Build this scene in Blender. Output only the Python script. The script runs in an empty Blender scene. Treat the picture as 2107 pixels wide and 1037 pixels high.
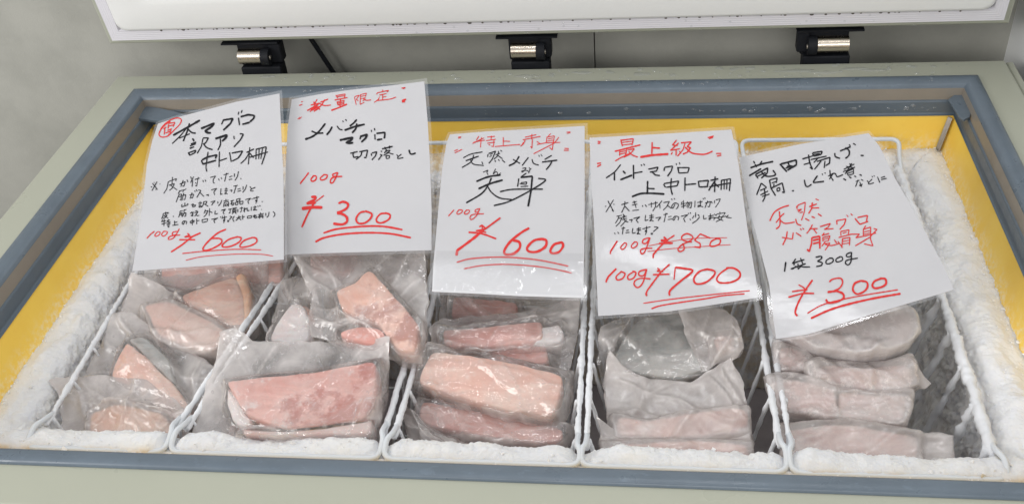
import bpy, math, random
import numpy as np
from mathutils import Matrix, Vector

# ------------------------------------------------------------------ camera, world, lamps, exposure
SC = bpy.context.scene
COL = SC.collection
CAM_F = 2105.083                         # focal length in units of the 2107 x 1037 frame
CAM_ROT = (0.90251254, 0.07807968, 0.10752938)
CAM_LOC = (0.18570996, -0.64616135, 0.80753719)
cd = bpy.data.cameras.new('camera'); cam = bpy.data.objects.new('camera', cd); COL.objects.link(cam)
cam.location = CAM_LOC; cam.rotation_euler = CAM_ROT
cd.sensor_width = 36.0; cd.lens = CAM_F / 2107.0 * 36.0
cd.clip_start = 0.02; cd.clip_end = 50.0
SC.camera = cam

world = bpy.data.worlds.new('World'); SC.world = world; world.use_nodes = True
bg = world.node_tree.nodes['Background']
bg.inputs[0].default_value = (0.93, 0.95, 1.0, 1); bg.inputs[1].default_value = 0.62

def area_lamp(name, loc, target, sx, sy, power, color):
    l = bpy.data.lights.new(name, 'AREA'); l.shape = 'RECTANGLE'; l.size = sx; l.size_y = sy
    l.energy = power; l.color = color
    o = bpy.data.objects.new(name, l); COL.objects.link(o); o.location = loc
    d = Vector(target) - Vector(loc); o.rotation_euler = d.to_track_quat('-Z', 'Y').to_euler()
    return o
area_lamp('fill_lamp', (-2.1, -1.0, 1.15), (0.2, 0.45, 0), 1.8, 1.0, 40, (1.0, 0.98, 0.955))  # added low lamp on the left, lifts the upright liner walls
area_lamp('fill_lamp', (0.5, -2.9, 1.25), (0, 0.6, 0.05), 2.2, 1.0, 31, (1.0, 0.98, 0.955))  # added low lamp in front, brightens the lid and the pouches
area_lamp('ceiling_lamp', (0.25, 0.85, 2.3), (0.1, 0.45, 0), 1.3, 0.04, 6, (0.97, 0.98, 1.0))
area_lamp('ceiling_lamp', (-0.1, 0.05, 2.3), (0.0, 0.3, 0), 1.3, 0.04, 5, (0.97, 0.98, 1.0))
area_lamp('ceiling_lamp', (0.5, -0.75, 2.3), (0.2, 0.35, 0), 1.3, 0.05, 6, (1.0, 0.98, 0.96))

SC.view_settings.view_transform = 'Standard'; SC.view_settings.look = 'None'
SC.view_settings.exposure = 0.0; SC.view_settings.gamma = 1.0
SC.view_settings.use_curve_mapping = False
SC.render.engine = 'CYCLES'
SC.cycles.max_bounces = 12; SC.cycles.transparent_max_bounces = 32
SC.cycles.diffuse_bounces = 4; SC.cycles.glossy_bounces = 4; SC.cycles.transmission_bounces = 6
SC.cycles.caustics_reflective = False; SC.cycles.caustics_refractive = False

# ------------------------------------------------------------------ geometry of the photograph
_R = np.array(Matrix.Rotation(CAM_ROT[2], 3, 'Z') @ Matrix.Rotation(CAM_ROT[1], 3, 'Y') @ Matrix.Rotation(CAM_ROT[0], 3, 'X'))
_C = np.array(CAM_LOC)
def rays(px):
    px = np.atleast_2d(np.asarray(px, float))
    d = np.stack([(px[:, 0] - 1053.5) / CAM_F, -(px[:, 1] - 518.5) / CAM_F, -np.ones(len(px))], 1)
    d = d @ _R.T
    return d / np.linalg.norm(d, axis=1, keepdims=True)
def on_plane(px, o, n):
    d = rays(px); t = ((np.asarray(o) - _C) @ n) / (d @ n)
    return _C + d * t[:, None]
def on_z(px, z): return on_plane(px, (0, 0, z), np.array([0, 0, 1.0]))
def on_y(px, y): return on_plane(px, (0, y, 0), np.array([0, 1.0, 0]))

# ------------------------------------------------------------------ noise
def _hash(ix, iy, iz, s):
    h = (ix.astype(np.int64) * 374761393 + iy.astype(np.int64) * 668265263 + iz.astype(np.int64) * 2147483647 + s * 974634777) & 0xFFFFFFFF
    h = ((h ^ (h >> 13)) * 1274126177) & 0xFFFFFFFF
    h = ((h ^ (h >> 15)) * 2246822519) & 0xFFFFFFFF
    return ((h ^ (h >> 16)) & 0xFFFFFF) / float(0xFFFFFF)
def vnoise(p, s=0):
    p = np.asarray(p, float); i = np.floor(p); f = p - i; f = f * f * (3 - 2 * f)
    x, y, z = i[..., 0], i[..., 1], i[..., 2]; r = 0
    for dx in (0, 1):
        for dy in (0, 1):
            for dz in (0, 1):
                w = (f[..., 0] if dx else 1 - f[..., 0]) * (f[..., 1] if dy else 1 - f[..., 1]) * (f[..., 2] if dz else 1 - f[..., 2])
                r = r + w * _hash(x + dx, y + dy, z + dz, s)
    return r * 2 - 1
def fbm(p, s=0, o=3, g=0.5):
    p = np.asarray(p, float); r = 0; a = 1.0
    for k in range(o):
        r = r + a * vnoise(p * (2.03 ** k) + 17.3 * k, s + k); a *= g
    return r
def sstep(a, b, x):
    t = np.clip((x - a) / (b - a), 0, 1); return t * t * (3 - 2 * t)

# ------------------------------------------------------------------ building helpers
def obj(name, verts, faces, m, parent=None, origin=None, smooth=True, sub=0):
    v = np.asarray(verts, float)
    if origin is None:
        origin = parent['_o'] if parent is not None and '_o' in parent else (v.min(0) + v.max(0)) / 2
    origin = np.array([float(q) for q in origin])
    me = bpy.data.meshes.new(name)
    me.from_pydata((v - origin).tolist(), [], [tuple(int(i) for i in f) for f in faces])
    if smooth: me.polygons.foreach_set('use_smooth', [True] * len(me.polygons))
    me.materials.append(m); me.update()
    o = bpy.data.objects.new(name, me); COL.objects.link(o)
    if parent is not None:
        o.parent = parent
        po = np.array([float(q) for q in parent['_o']]) if '_o' in parent else np.zeros(3)
        o.location = origin - po
    else: o.location = origin
    o['_o'] = [float(q) for q in origin]
    if sub:
        s = o.modifiers.new('smooth', 'SUBSURF'); s.levels = sub; s.render_levels = sub
    return o
def tag(o, label=None, cat=None, group=None, kind=None):
    if label: o['label'] = label
    if cat: o['category'] = cat
    if group: o['group'] = group
    if kind: o['kind'] = kind
    return o
def thing(name, label, cat, loc, group=None):
    o = bpy.data.objects.new(name, None); COL.objects.link(o); o.location = loc; o.empty_display_size = 0.02
    o['_o'] = [float(q) for q in loc]
    return tag(o, label, cat, group)
class MB:
    def __init__(s): s.v = []; s.f = []
    def add(s, v, f):
        b = len(s.v); s.v += [tuple(float(q) for q in p) for p in v]; s.f += [tuple(int(i) + b for i in q) for q in f]
    def box(s, a, b):
        (x0, y0, z0), (x1, y1, z1) = a, b
        s.add([(x0, y0, z0), (x1, y0, z0), (x1, y1, z0), (x0, y1, z0), (x0, y0, z1), (x1, y0, z1), (x1, y1, z1), (x0, y1, z1)],
              [(0, 3, 2, 1), (4, 5, 6, 7), (0, 1, 5, 4), (1, 2, 6, 5), (2, 3, 7, 6), (3, 0, 4, 7)])
    def grid(s, P, flip=False):
        nv, nu = P.shape[:2]; f = []
        for j in range(nv - 1):
            for i in range(nu - 1):
                q = (j * nu + i, j * nu + i + 1, (j + 1) * nu + i + 1, (j + 1) * nu + i)
                f.append(q[::-1] if flip else q)
        s.add(P.reshape(-1, 3), f)
    def tube(s, pts, r, n=8, closed=False, rough=0.0, seed=0, step=None):
        pts = np.asarray(pts, float)
        if step: pts = resample(pts, step, closed)
        m = len(pts); rr = np.full(m, r) if np.isscalar(r) else np.asarray(r)
        T = np.roll(pts, -1, 0) - np.roll(pts, 1, 0)
        if not closed: T[0] = pts[1] - pts[0]; T[-1] = pts[-1] - pts[-2]
        T /= np.linalg.norm(T, axis=1, keepdims=True) + 1e-12
        up = np.array([0, 0, 1.0]); N = []; prev = None
        for t in T:
            a = up if prev is None else prev
            u = a - t * (a @ t)
            if np.linalg.norm(u) < 1e-4: u = np.array([1.0, 0, 0]) - t * t[0]
            u /= np.linalg.norm(u); N.append(u); prev = u
        N = np.array(N); B = np.cross(T, N)
        ang = np.linspace(0, 2 * math.pi, n, endpoint=False)
        D = np.cos(ang)[None, :, None] * N[:, None] + np.sin(ang)[None, :, None] * B[:, None]
        R = rr[:, None] * np.ones(n)
        V = pts[:, None] + D * R[..., None]
        if rough:
            d = fbm(V * 70, seed, 3) * rough + np.maximum(fbm(V * 300, seed + 5, 2), 0) * rough * 0.9
            V = V + D * d[..., None]
        f = []
        for j in range(m if closed else m - 1):
            k = (j + 1) % m
            for i in range(n):
                i2 = (i + 1) % n; f.append((j * n + i, j * n + i2, k * n + i2, k * n + i))
        if not closed:
            f.append(tuple(range(n))[::-1]); f.append(tuple((m - 1) * n + i for i in range(n)))
        s.add(V.reshape(-1, 3), f)
    def build(s, name, m, parent=None, **k): return obj(name, s.v, s.f, m, parent, **k)
def resample(P, step, closed=False):
    P = np.asarray(P, float); Q = np.vstack([P, P[:1]]) if closed else P
    L = np.concatenate([[0], np.cumsum(np.linalg.norm(np.diff(Q, axis=0), axis=1))])
    n = max(2, int(round(L[-1] / step)) + 1); t = np.linspace(0, L[-1], n)
    if closed: t = t[:-1]
    return np.stack([np.interp(t, L, Q[:, k]) for k in range(Q.shape[1])], 1)
def catmull(P, n=6):
    P = np.asarray(P, float)
    if len(P) < 3: return P
    Q = np.vstack([2 * P[0] - P[1], P, 2 * P[-1] - P[-2]]); out = []
    for i in range(1, len(Q) - 2):
        p0, p1, p2, p3 = Q[i - 1], Q[i], Q[i + 1], Q[i + 2]
        for t in np.linspace(0, 1, n, endpoint=False):
            out.append(0.5 * (2 * p1 + (p2 - p0) * t + (2 * p0 - 5 * p1 + 4 * p2 - p3) * t ** 2 + (3 * p1 - p0 - 3 * p2 + p3) * t ** 3))
    out.append(Q[-2]); return np.array(out)
def round_path(P, r, closed=False, n=5):
    P = [np.asarray(p, float) for p in P]; out = []; m = len(P)
    for i in range(m):
        if not closed and i in (0, m - 1): out.append(P[i]); continue
        a, b, c = P[i - 1], P[i], P[(i + 1) % m]
        ra = min(r, 0.45 * np.linalg.norm(a - b)); rc = min(r, 0.45 * np.linalg.norm(c - b))
        s = b + (a - b) / np.linalg.norm(a - b) * ra; e = b + (c - b) / np.linalg.norm(c - b) * rc
        for t in np.linspace(0, 1, n + 1): out.append((1 - t) ** 2 * s + 2 * t * (1 - t) * b + t * t * e)
    return np.array(out)

# ------------------------------------------------------------------ materials
class NT:
    def schlick(s, f0, nm=None):
        lw = s.n('ShaderNodeLayerWeight'); lw.inputs['Blend'].default_value = 0.5
        if nm is not None: s.l(nm, lw.inputs['Normal'])
        return s.math('ADD', s.math('MULTIPLY', s.math('POWER', lw.outputs['Facing'], 5.0), 1 - f0), f0, True)
    def __init__(s, name):
        s.m = bpy.data.materials.new(name); s.m.use_nodes = True; s.t = s.m.node_tree; s.t.nodes.clear()
        s.out = s.n('ShaderNodeOutputMaterial'); s.tc = None
    def n(s, k, **kw):
        q = s.t.nodes.new(k)
        for a, b in kw.items(): setattr(q, a, b)
        return q
    def l(s, a, b): s.t.links.new(a, b)
    def set(s, inp, v):
        if hasattr(v, 'links') or hasattr(v, 'is_linked'): s.l(v, inp)
        elif isinstance(v, (tuple, list)): inp.default_value = (*v, 1) if len(v) == 3 and inp.type == 'RGBA' else v
        else: inp.default_value = v
    def co(s, scale=(1, 1, 1)):
        if s.tc is None: s.tc = s.n('ShaderNodeTexCoord')
        if scale == (1, 1, 1): return s.tc.outputs['Object']
        mp = s.n('ShaderNodeMapping'); s.l(s.tc.outputs['Object'], mp.inputs[0]); mp.inputs['Scale'].default_value = scale
        return mp.outputs[0]
    def noise(s, scale, detail=4, rough=0.55, stretch=(1, 1, 1), dist=0.0):
        q = s.n('ShaderNodeTexNoise'); s.l(s.co(stretch), q.inputs['Vector'])
        q.inputs['Scale'].default_value = scale; q.inputs['Detail'].default_value = detail
        q.inputs['Roughness'].default_value = rough; q.inputs['Distortion'].default_value = dist
        return q.outputs['Fac']
    def ramp(s, fac, lo, hi, a=0.0, b=1.0):
        q = s.n('ShaderNodeMapRange'); s.l(fac, q.inputs['Value']); q.interpolation_type = 'SMOOTHSTEP'
        for k, v in zip(('From Min', 'From Max', 'To Min', 'To Max'), (lo, hi, a, b)): q.inputs[k].default_value = v
        return q.outputs['Result']
    def mixc(s, f, a, b):
        q = s.n('ShaderNodeMix', data_type='RGBA'); s.set(q.inputs['Factor'], f)
        s.set(q.inputs[6], a); s.set(q.inputs[7], b); return q.outputs[2]
    def math(s, op, a, b=0.0, clamp=False):
        q = s.n('ShaderNodeMath', operation=op); q.use_clamp = clamp
        s.set(q.inputs[0], a); s.set(q.inputs[1], b); return q.outputs[0]
    def bump(s, h, strength, dist, prev=None):
        q = s.n('ShaderNodeBump'); s.l(h, q.inputs['Height']); q.inputs['Strength'].default_value = strength
        q.inputs['Distance'].default_value = dist
        if prev is not None: s.l(prev, q.inputs['Normal'])
        return q.outputs[0]
    def pr(s, color, rough, normal=None, **kw):
        q = s.n('ShaderNodeBsdfPrincipled'); s.set(q.inputs['Base Color'], color); s.set(q.inputs['Roughness'], rough)
        for k, v in kw.items(): s.set(q.inputs[k.replace('_', ' ')], v)
        if normal is not None: s.l(normal, q.inputs['Normal'])
        return q.outputs[0]
    def done(s, sh): s.l(sh, s.out.inputs[0]); return s.m

def plain(name, c, rough, var=0.06, nscale=14, bumpk=0.0, bscale=300, **kw):
    k = NT(name); f = k.noise(nscale, 5, 0.6)
    a = tuple(x * (1 - var) for x in c); b = tuple(min(1, x * (1 + var)) for x in c)
    nm = k.bump(k.noise(bscale, 3), bumpk, 0.001) if bumpk else None
    rg = k.ramp(k.noise(nscale * 2.3, 4), 0.3, 0.7, rough * 0.85, min(1, rough * 1.15))
    return k.done(k.pr(k.mixc(f, a, b), rg, nm, **kw))

def mat_wall():
    k = NT('wallpaper'); c = k.mixc(k.ramp(k.noise(7, 5, 0.65), 0.3, 0.7), (0.325, 0.322, 0.287), (0.385, 0.38, 0.34))
    c = k.mixc(k.ramp(k.noise(46, 4, 0.7), 0.55, 0.75, 0, 0.25), c, (0.43, 0.425, 0.385))
    nm = k.bump(k.noise(260, 4, 0.65), 0.22, 0.002); nm = k.bump(k.noise(900, 2), 0.1, 0.001, nm)
    return k.done(k.pr(c, 0.62, nm))
def mat_frost():
    k = NT('frost_snow')
    at = k.n('ShaderNodeAttribute', attribute_name='stain').outputs['Fac']
    base = k.mixc(k.ramp(k.noise(24, 5, 0.6), 0.35, 0.7), (0.82, 0.825, 0.84), (0.87, 0.86, 0.84))
    dirt = k.ramp(k.noise(70, 6, 0.72), 0.50, 0.66)
    st = k.math('MULTIPLY', k.ramp(k.noise(30, 5, 0.7), 0.34, 0.62), at, True)
    base = k.mixc(st, base, (0.70, 0.52, 0.27))
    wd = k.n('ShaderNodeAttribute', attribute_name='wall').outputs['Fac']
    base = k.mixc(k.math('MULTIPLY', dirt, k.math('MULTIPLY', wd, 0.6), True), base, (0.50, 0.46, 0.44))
    nm = k.bump(k.noise(380, 5, 0.7), 0.35, 0.004)
    sh = k.pr(base, 0.85, nm, Specular_IOR_Level=0.2, Subsurface_Weight=0.5, Subsurface_Radius=(0.012, 0.013, 0.015), Subsurface_Scale=1.0)
    return k.done(sh)
def mat_film(name, op=0.30, gapk=0.35, tint=(0.86, 0.85, 0.88), rough=0.12, icy=0.0):
    k = NT(name)
    gap = k.n('ShaderNodeAttribute', attribute_name='gap').outputs['Fac']
    n1 = k.ramp(k.noise(26, 5, 0.62, dist=0.6), 0.3, 0.72, -0.10, 0.14)
    o = k.math('ADD', k.math('MULTIPLY', gap, gapk), k.math('ADD', n1, op))
    if icy:
        ic = k.ramp(k.noise(75, 6, 0.75), 0.50, 0.68, 0, icy); o = k.math('ADD', o, ic)
    o = k.math('MINIMUM', k.math('MAXIMUM', o, 0.04), 0.93)
    vo = k.n('ShaderNodeTexVoronoi', feature='DISTANCE_TO_EDGE'); vo.inputs['Scale'].default_value = 55
    wn = k.n('ShaderNodeTexNoise'); k.l(k.co(), wn.inputs['Vector']); wn.inputs['Scale'].default_value = 40; wn.inputs['Detail'].default_value = 3
    va = k.n('ShaderNodeVectorMath', operation='MULTIPLY_ADD'); k.l(wn.outputs['Color'], va.inputs[0]); va.inputs[1].default_value = (0.02, 0.02, 0.02); k.l(k.co(), va.inputs[2])
    k.l(va.outputs[0], vo.inputs['Vector'])
    nm = k.bump(k.ramp(vo.outputs['Distance'], 0.0, 0.12), 0.14, 0.0016); nm = k.bump(k.noise(75, 3, 0.5, dist=1.0), 0.25, 0.004, nm)
    df = k.n('ShaderNodeBsdfDiffuse'); k.set(df.inputs[0], tint)
    tl = k.n('ShaderNodeBsdfTranslucent'); k.set(tl.inputs[0], tint)
    mx = k.n('ShaderNodeMixShader'); mx.inputs[0].default_value = 0.15; k.l(df.outputs[0], mx.inputs[1]); k.l(tl.outputs[0], mx.inputs[2]); k.l(df.outputs[0], mx.inputs[1]); k.l(tl.outputs[0], mx.inputs[2])
    tr = k.n('ShaderNodeBsdfTransparent'); tr.inputs[0].default_value = (0.97, 0.965, 0.965, 1)
    b = k.n('ShaderNodeMixShader'); k.l(o, b.inputs[0]); k.l(tr.outputs[0], b.inputs[1]); k.l(mx.outputs[0], b.inputs[2])
    gl = k.n('ShaderNodeBsdfGlossy'); gl.inputs['Roughness'].default_value = rough; k.l(nm, gl.inputs['Normal'])
    ff = k.schlick(0.07, nm)
    g = k.n('ShaderNodeMixShader'); k.l(ff, g.inputs[0]); k.l(b.outputs[0], g.inputs[1]); k.l(gl.outputs[0], g.inputs[2])
    return k.done(g.outputs[0])
def mat_fish(name, c1, c2, frost=0.25, streak=(9, 60, 40), red=None, dark=None):
    k = NT(name)
    c = k.mixc(k.ramp(k.noise(30, 5, 0.6), 0.3, 0.7), c1, c2)
    s = k.ramp(k.noise(1.0, 4, 0.6, stretch=streak, dist=0.4), 0.46, 0.62, 0, 0.45)
    c = k.mixc(s, c, tuple(min(1, x * 1.22 + 0.05) for x in c2))
    if red: c = k.mixc(k.ramp(k.noise(17, 5, 0.65), 0.53, 0.62, 0, 0.8), c, red)
    if dark: c = k.mixc(k.ramp(k.noise(55, 5, 0.7), 0.42, 0.6, 0, 0.55), c, dark)
    fm = k.ramp(k.noise(40, 7, 0.72), 0.58 - 0.25 * frost, 0.74 - 0.2 * frost, 0, min(1, 0.45 + frost))
    c = k.mixc(fm, c, (0.84, 0.80, 0.79))
    nm = k.bump(k.noise(160, 5, 0.65), 0.4, 0.003)
    return k.done(k.pr(c, k.ramp(fm, 0, 1, 0.42, 0.8), nm, Subsurface_Weight=0.25, Subsurface_Radius=(0.010, 0.004, 0.003), Subsurface_Scale=1.0))
def mat_paper():
    k = NT('laminated_paper')
    c = k.mixc(k.ramp(k.noise(9, 3), 0.3, 0.7), (0.485, 0.482, 0.498), (0.51, 0.506, 0.52))
    # faint print of the sheet's other side showing through
    w = k.noise(1.0, 2, 0.5, stretch=(90, 420, 10)); row = k.noise(1.0, 1, 0.5, stretch=(5, 38, 4))
    g = k.math('MULTIPLY', k.ramp(w, 0.52, 0.6), k.ramp(row, 0.52, 0.6, 0, 0.07))
    c = k.mixc(g, c, (0.55, 0.55, 0.60))
    nm = k.bump(k.noise(28, 3, 0.5), 0.12, 0.004)
    ice = k.n('ShaderNodeAttribute', attribute_name='ice').outputs['Fac']
    h = k.math('MULTIPLY', k.noise(170, 5, 0.7, dist=1.6), ice)
    nm2 = k.bump(h, 1.0, 0.02, nm)
    c = k.mixc(k.math('MULTIPLY', ice, 0.5), c, (0.80, 0.81, 0.83))
    return k.done(k.pr(c, 0.45, nm, Coat_Weight=k.math('ADD', k.math('MULTIPLY', ice, 0.6), 0.4), Coat_Roughness=0.10, Specular_IOR_Level=0.35, Coat_Normal=nm2))

M = {}
M['wall'] = mat_wall()
M['side'] = plain('pale_side_panel', (0.80, 0.81, 0.80), 0.45, 0.03)
M['floor'] = plain('floor_vinyl', (0.35, 0.34, 0.32), 0.5, 0.1)
M['body'] = plain('sage_cabinet_paint', (0.39, 0.40, 0.325), 0.32, 0.03, 5)
def mat_vinyl(name, c1, c2):
    k = NT(name); c = k.mixc(k.ramp(k.noise(16, 6, 0.65), 0.3, 0.7), c1, c2)
    c = k.mixc(k.ramp(k.noise(1.0, 4, 0.6, stretch=(60, 60, 500)), 0.60, 0.72, 0, 0.25), c, tuple(x * 1.6 for x in c2))
    c = k.mixc(k.ramp(k.noise(95, 5, 0.75), 0.62, 0.74, 0, 0.35), c, (0.07, 0.07, 0.065))
    nm = k.bump(k.noise(240, 3), 0.1, 0.001); nm = k.bump(k.noise(14, 3), 0.2, 0.006, nm)
    return k.done(k.pr(c, k.ramp(k.noise(30, 5), 0.3, 0.7, 0.26, 0.48), nm))
M['blue'] = mat_vinyl('blue_grey_vinyl', (0.105, 0.133, 0.162), (0.122, 0.155, 0.188))
M['blue2'] = plain('blue_grey_vinyl_lower', (0.105, 0.135, 0.165), 0.36, 0.12, 26, 0.08, 240)
M['step'] = plain('taupe_step', (0.25, 0.222, 0.185), 0.45, 0.12, 16)
M['cavity'] = plain('frosty_cavity', (0.30, 0.27, 0.275), 0.8, 0.3, 30)
def mat_liner():
    k = NT('yellow_liner')
    c = k.mixc(k.ramp(k.noise(9, 5, 0.6), 0.3, 0.7), (0.93, 0.605, 0.085), (0.98, 0.67, 0.108))
    c = k.mixc(k.ramp(k.noise(38, 6, 0.7), 0.56, 0.74, 0, 0.30), c, (0.86, 0.50, 0.07))
    sp = k.n('ShaderNodeSeparateXYZ'); k.l(k.co(), sp.inputs[0])
    low = k.ramp(sp.outputs[2], 0.815, 0.775)
    hz = k.math('MULTIPLY', low, k.ramp(k.noise(120, 6, 0.75), 0.42, 0.66), True)
    c = k.mixc(k.math('MULTIPLY', hz, 0.7), c, (0.90, 0.84, 0.70))
    nm = k.bump(k.noise(500, 3), 0.12, 0.001); nm = k.bump(k.noise(18, 2), 0.15, 0.006, nm)
    return k.done(k.pr(c, k.ramp(k.noise(22, 5), 0.3, 0.7, 0.34, 0.55), nm))
M['yellow'] = mat_liner()
M['steel'] = plain('stained_steel', (0.34, 0.31, 0.27), 0.38, 0.25, 60, Metallic=0.85)
M['lidwhite'] = plain('white_lid_liner', (0.77, 0.77, 0.75), 0.35, 0.012, 6)
M['gasket'] = plain('lilac_grey_gasket', (0.68, 0.665, 0.70), 0.45, 0.03, 20)
M['mould'] = plain('black_mould', (0.08, 0.065, 0.055), 0.9, 0.2)
M['black'] = plain('black_plastic', (0.009, 0.010, 0.013), 0.62, 0.1, Specular_IOR_Level=0.2)
M['chrome'] = plain('brushed_barrel', (0.62, 0.55, 0.46), 0.24, 0.10, 40, 0.1, 500, Metallic=1.0)
M['wire'] = plain('white_coated_wire', (0.72, 0.755, 0.79), 0.32, 0.04)
M['wirefrost'] = plain('frosted_wire', (0.82, 0.835, 0.86), 0.8, 0.05, 60, 0.6, 900)
M['paper'] = mat_paper()
M['ink_black'] = plain('black_marker', (0.012, 0.012, 0.015), 0.6, 0.2, 200, Specular_IOR_Level=0.2)
M['ink_red'] = plain('red_marker', (0.60, 0.036, 0.034), 0.6, 0.12, 200, Specular_IOR_Level=0.2)
M['frost'] = mat_frost()
M['frost_grain'] = plain('frost_grain', (0.90, 0.90, 0.905), 0.6, 0.03, 60)
def mat_clear(name, op, rough):
    k = NT(name)
    tr = k.n('ShaderNodeBsdfTransparent'); df = k.n('ShaderNodeBsdfDiffuse'); df.inputs[0].default_value = (0.75, 0.75, 0.78, 1)
    b = k.n('ShaderNodeMixShader'); b.inputs[0].default_value = op; k.l(tr.outputs[0], b.inputs[1]); k.l(df.outputs[0], b.inputs[2])
    gl = k.n('ShaderNodeBsdfGlossy'); gl.inputs['Roughness'].default_value = rough
    g = k.n('ShaderNodeMixShader'); k.l(k.schlick(0.045), g.inputs[0]); k.l(b.outputs[0], g.inputs[1]); k.l(gl.outputs[0], g.inputs[2])
    return k.done(g.outputs[0])
M['glaze'] = mat_clear('ice_glaze', 0.10, 0.07)
M['laminate'] = mat_clear('clear_laminate', 0.13, 0.08)
def mat_water():
    k = NT('water_drop')
    tr = k.n('ShaderNodeBsdfTransparent'); tr.inputs[0].default_value = (0.985, 0.99, 0.99, 1)
    df = k.n('ShaderNodeBsdfDiffuse'); df.inputs[0].default_value = (0.8, 0.82, 0.84, 1)
    b = k.n('ShaderNodeMixShader'); b.inputs[0].default_value = 0.12; k.l(tr.outputs[0], b.inputs[1]); k.l(df.outputs[0], b.inputs[2])
    gl = k.n('ShaderNodeBsdfGlossy'); gl.inputs['Roughness'].default_value = 0.06
    g = k.n('ShaderNodeMixShader'); k.l(k.schlick(0.06), g.inputs[0]); k.l(b.outputs[0], g.inputs[1]); k.l(gl.outputs[0], g.inputs[2])
    return k.done(g.outputs[0])
M['water'] = mat_water()

# ------------------------------------------------------------------ setting: walls and floor
b = MB(); b.box((-2.6, 0.955, -0.88), (0.0905, 0.985, 2.2)); b.box((0.0925, 0.955, -0.88), (0.768, 0.985, 2.2)); b.box((-2.6, 0.987, -0.88), (0.8, 0.995, 2.2))
tag(b.build('wall', M['wall'], smooth=False), 'pale textured wall behind the freezer', None, None, 'structure')
b = MB(); b.box((0.768, -0.30, -0.88), (0.80, 0.955, 2.2))
tag(b.build('side_wall', M['side'], smooth=False), 'smooth pale grey panel to the right of the freezer', None, None, 'structure')
b = MB(); b.box((-2.6, -1.6, -0.90), (0.80, 0.985, -0.88))
tag(b.build('floor', M['floor'], smooth=False), 'floor under the freezer', None, None, 'structure')

# ------------------------------------------------------------------ chest freezer
HW, DP = 0.68, 0.7994        # blue trim's outer rectangle: x in [-HW, HW], y in [0, DP]
fz = thing('chest_freezer', 'open chest freezer with sage rim, yellow liner, blue trim and raised white lid', 'chest freezer', (0, 0.4, -0.88))
def rect(d, z, front=None):
    f = d if front is None else front
    return [(-HW + d, f, z), (HW - d, f, z), (HW - d, DP - d, z), (-HW + d, DP - d, z)]
def ring_mesh(profile):
    V = []; F = []
    for p in profile: V += rect(*p)
    for j in range(len(profile) - 1):
        for i in range(4):
            k = (i + 1) % 4; F.append((j * 4 + i, j * 4 + k, (j + 1) * 4 + k, (j + 1) * 4 + i))
    return V, F
def ring_part(name, profile, m, bev=0.0):
    V, F = ring_mesh(profile)
    o = obj(name, V, F, m, fz, smooth=False)
    o.data.polygons.foreach_set('use_smooth', [False] * len(o.data.polygons))
    return o
E_ = 0.0525
o = ring_part('cabinet_body', [(-E_, -0.86), (-E_, -0.0035), (-E_ + 0.0012, -0.001), (-E_ + 0.0035, 0.0), (0.002, 0.0)], M['body'])
o = ring_part('upper_trim', [(-0.0005, 0.0006), (0.0, 0.003), (0.0025, 0.0050), (0.008, 0.0055), (0.014, 0.0045), (0.019, 0.0022), (0.0225, -0.001), (0.0245, -0.005)], M['blue'])
o.data.polygons.foreach_set('use_smooth', [True] * len(o.data.polygons))
m_ = o.modifiers.new('edge', 'EDGE_SPLIT'); m_.split_angle = math.radians(40)
ring_part('step_wall', [(0.0245, -0.0045), (0.0265, -0.0235)], M['step'])
ring_part('lower_trim', [(0.0255, -0.0228), (0.0285, -0.0236), (0.0295, -0.0255), (0.0305, -0.043), (0.032, -0.0455), (0.035, -0.0462)], M['blue2'])
ring_part('yellow_liner', [(0.0335, -0.0464), (0.0345, -0.050), (0.055, -0.135), (0.060, -0.14)], M['yellow'])
ring_part('inner_wall', [(0.054, -0.137), (0.060, -0.150), (0.095, -0.16), (0.098, -0.56), (0.398, -0.561)], M['cavity'])
# raised ends of the trim in the corners
def flap(name, px, z, th, m, curl=0.0):
    P = on_z(px, z); c = P.mean(0); top = P.copy()
    top[:, 2] += curl * np.linspace(0, 1, len(P)); n = len(P)
    lo = top.copy(); lo[:, 2] -= th
    V = np.vstack([top, lo]); F = [tuple(range(n))[::-1], tuple(range(n, 2 * n))] + [(i, (i + 1) % n, n + (i + 1) % n, n + i) for i in range(n)]
    o = obj(name, V, F, m, fz, smooth=False); w = o.modifiers.new('bevel', 'BEVEL'); w.width = 0.0008; w.segments = 2
flap('loose_trim_end', [(1952, 204), (1966, 194), (1979, 187), (1988, 197), (1996, 211), (1999, 226), (1996, 240), (1984, 246), (1974, 240)], -0.016, 0.004, M['blue'])
flap('loose_trim_end', [(279, 216), (300, 218), (330, 222), (362, 229), (392, 237), (408, 244), (345, 248), (310, 244), (280, 240)], -0.016, 0.005, M['blue2'], -0.003)
# steel corner straps on the liner
for sx in (1, -1):
    w = 0.0065; q = []
    for i, z in ((0.0350, -0.0468), (0.0475, -0.098)):
        q += [(sx * (HW - i - w), DP - i - 0.0012, z), (sx * (HW - i - 0.0012), DP - i - w, z)]
    a = np.array([q[0], q[1], q[3], q[2]]); c = np.array([-sx, -1, 0.3]) / 1.45; V = np.vstack([a + c * 0.0006, a + c * 0.0026])
    obj('corner_strap', V, [(0, 1, 2, 3), (7, 6, 5, 4), (0, 4, 5, 1), (1, 5, 6, 2), (2, 6, 7, 3), (3, 7, 4, 0)], M['steel'], fz, smooth=False)
# thin edging rail along the right rim
b = MB(); b.box((0.7345, -0.05, -0.30), (0.746, 0.853, -0.004)); o = b.build('edge_rail', M['body'], fz, smooth=False)
o.modifiers.new('bevel', 'BEVEL').width = 0.002

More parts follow.
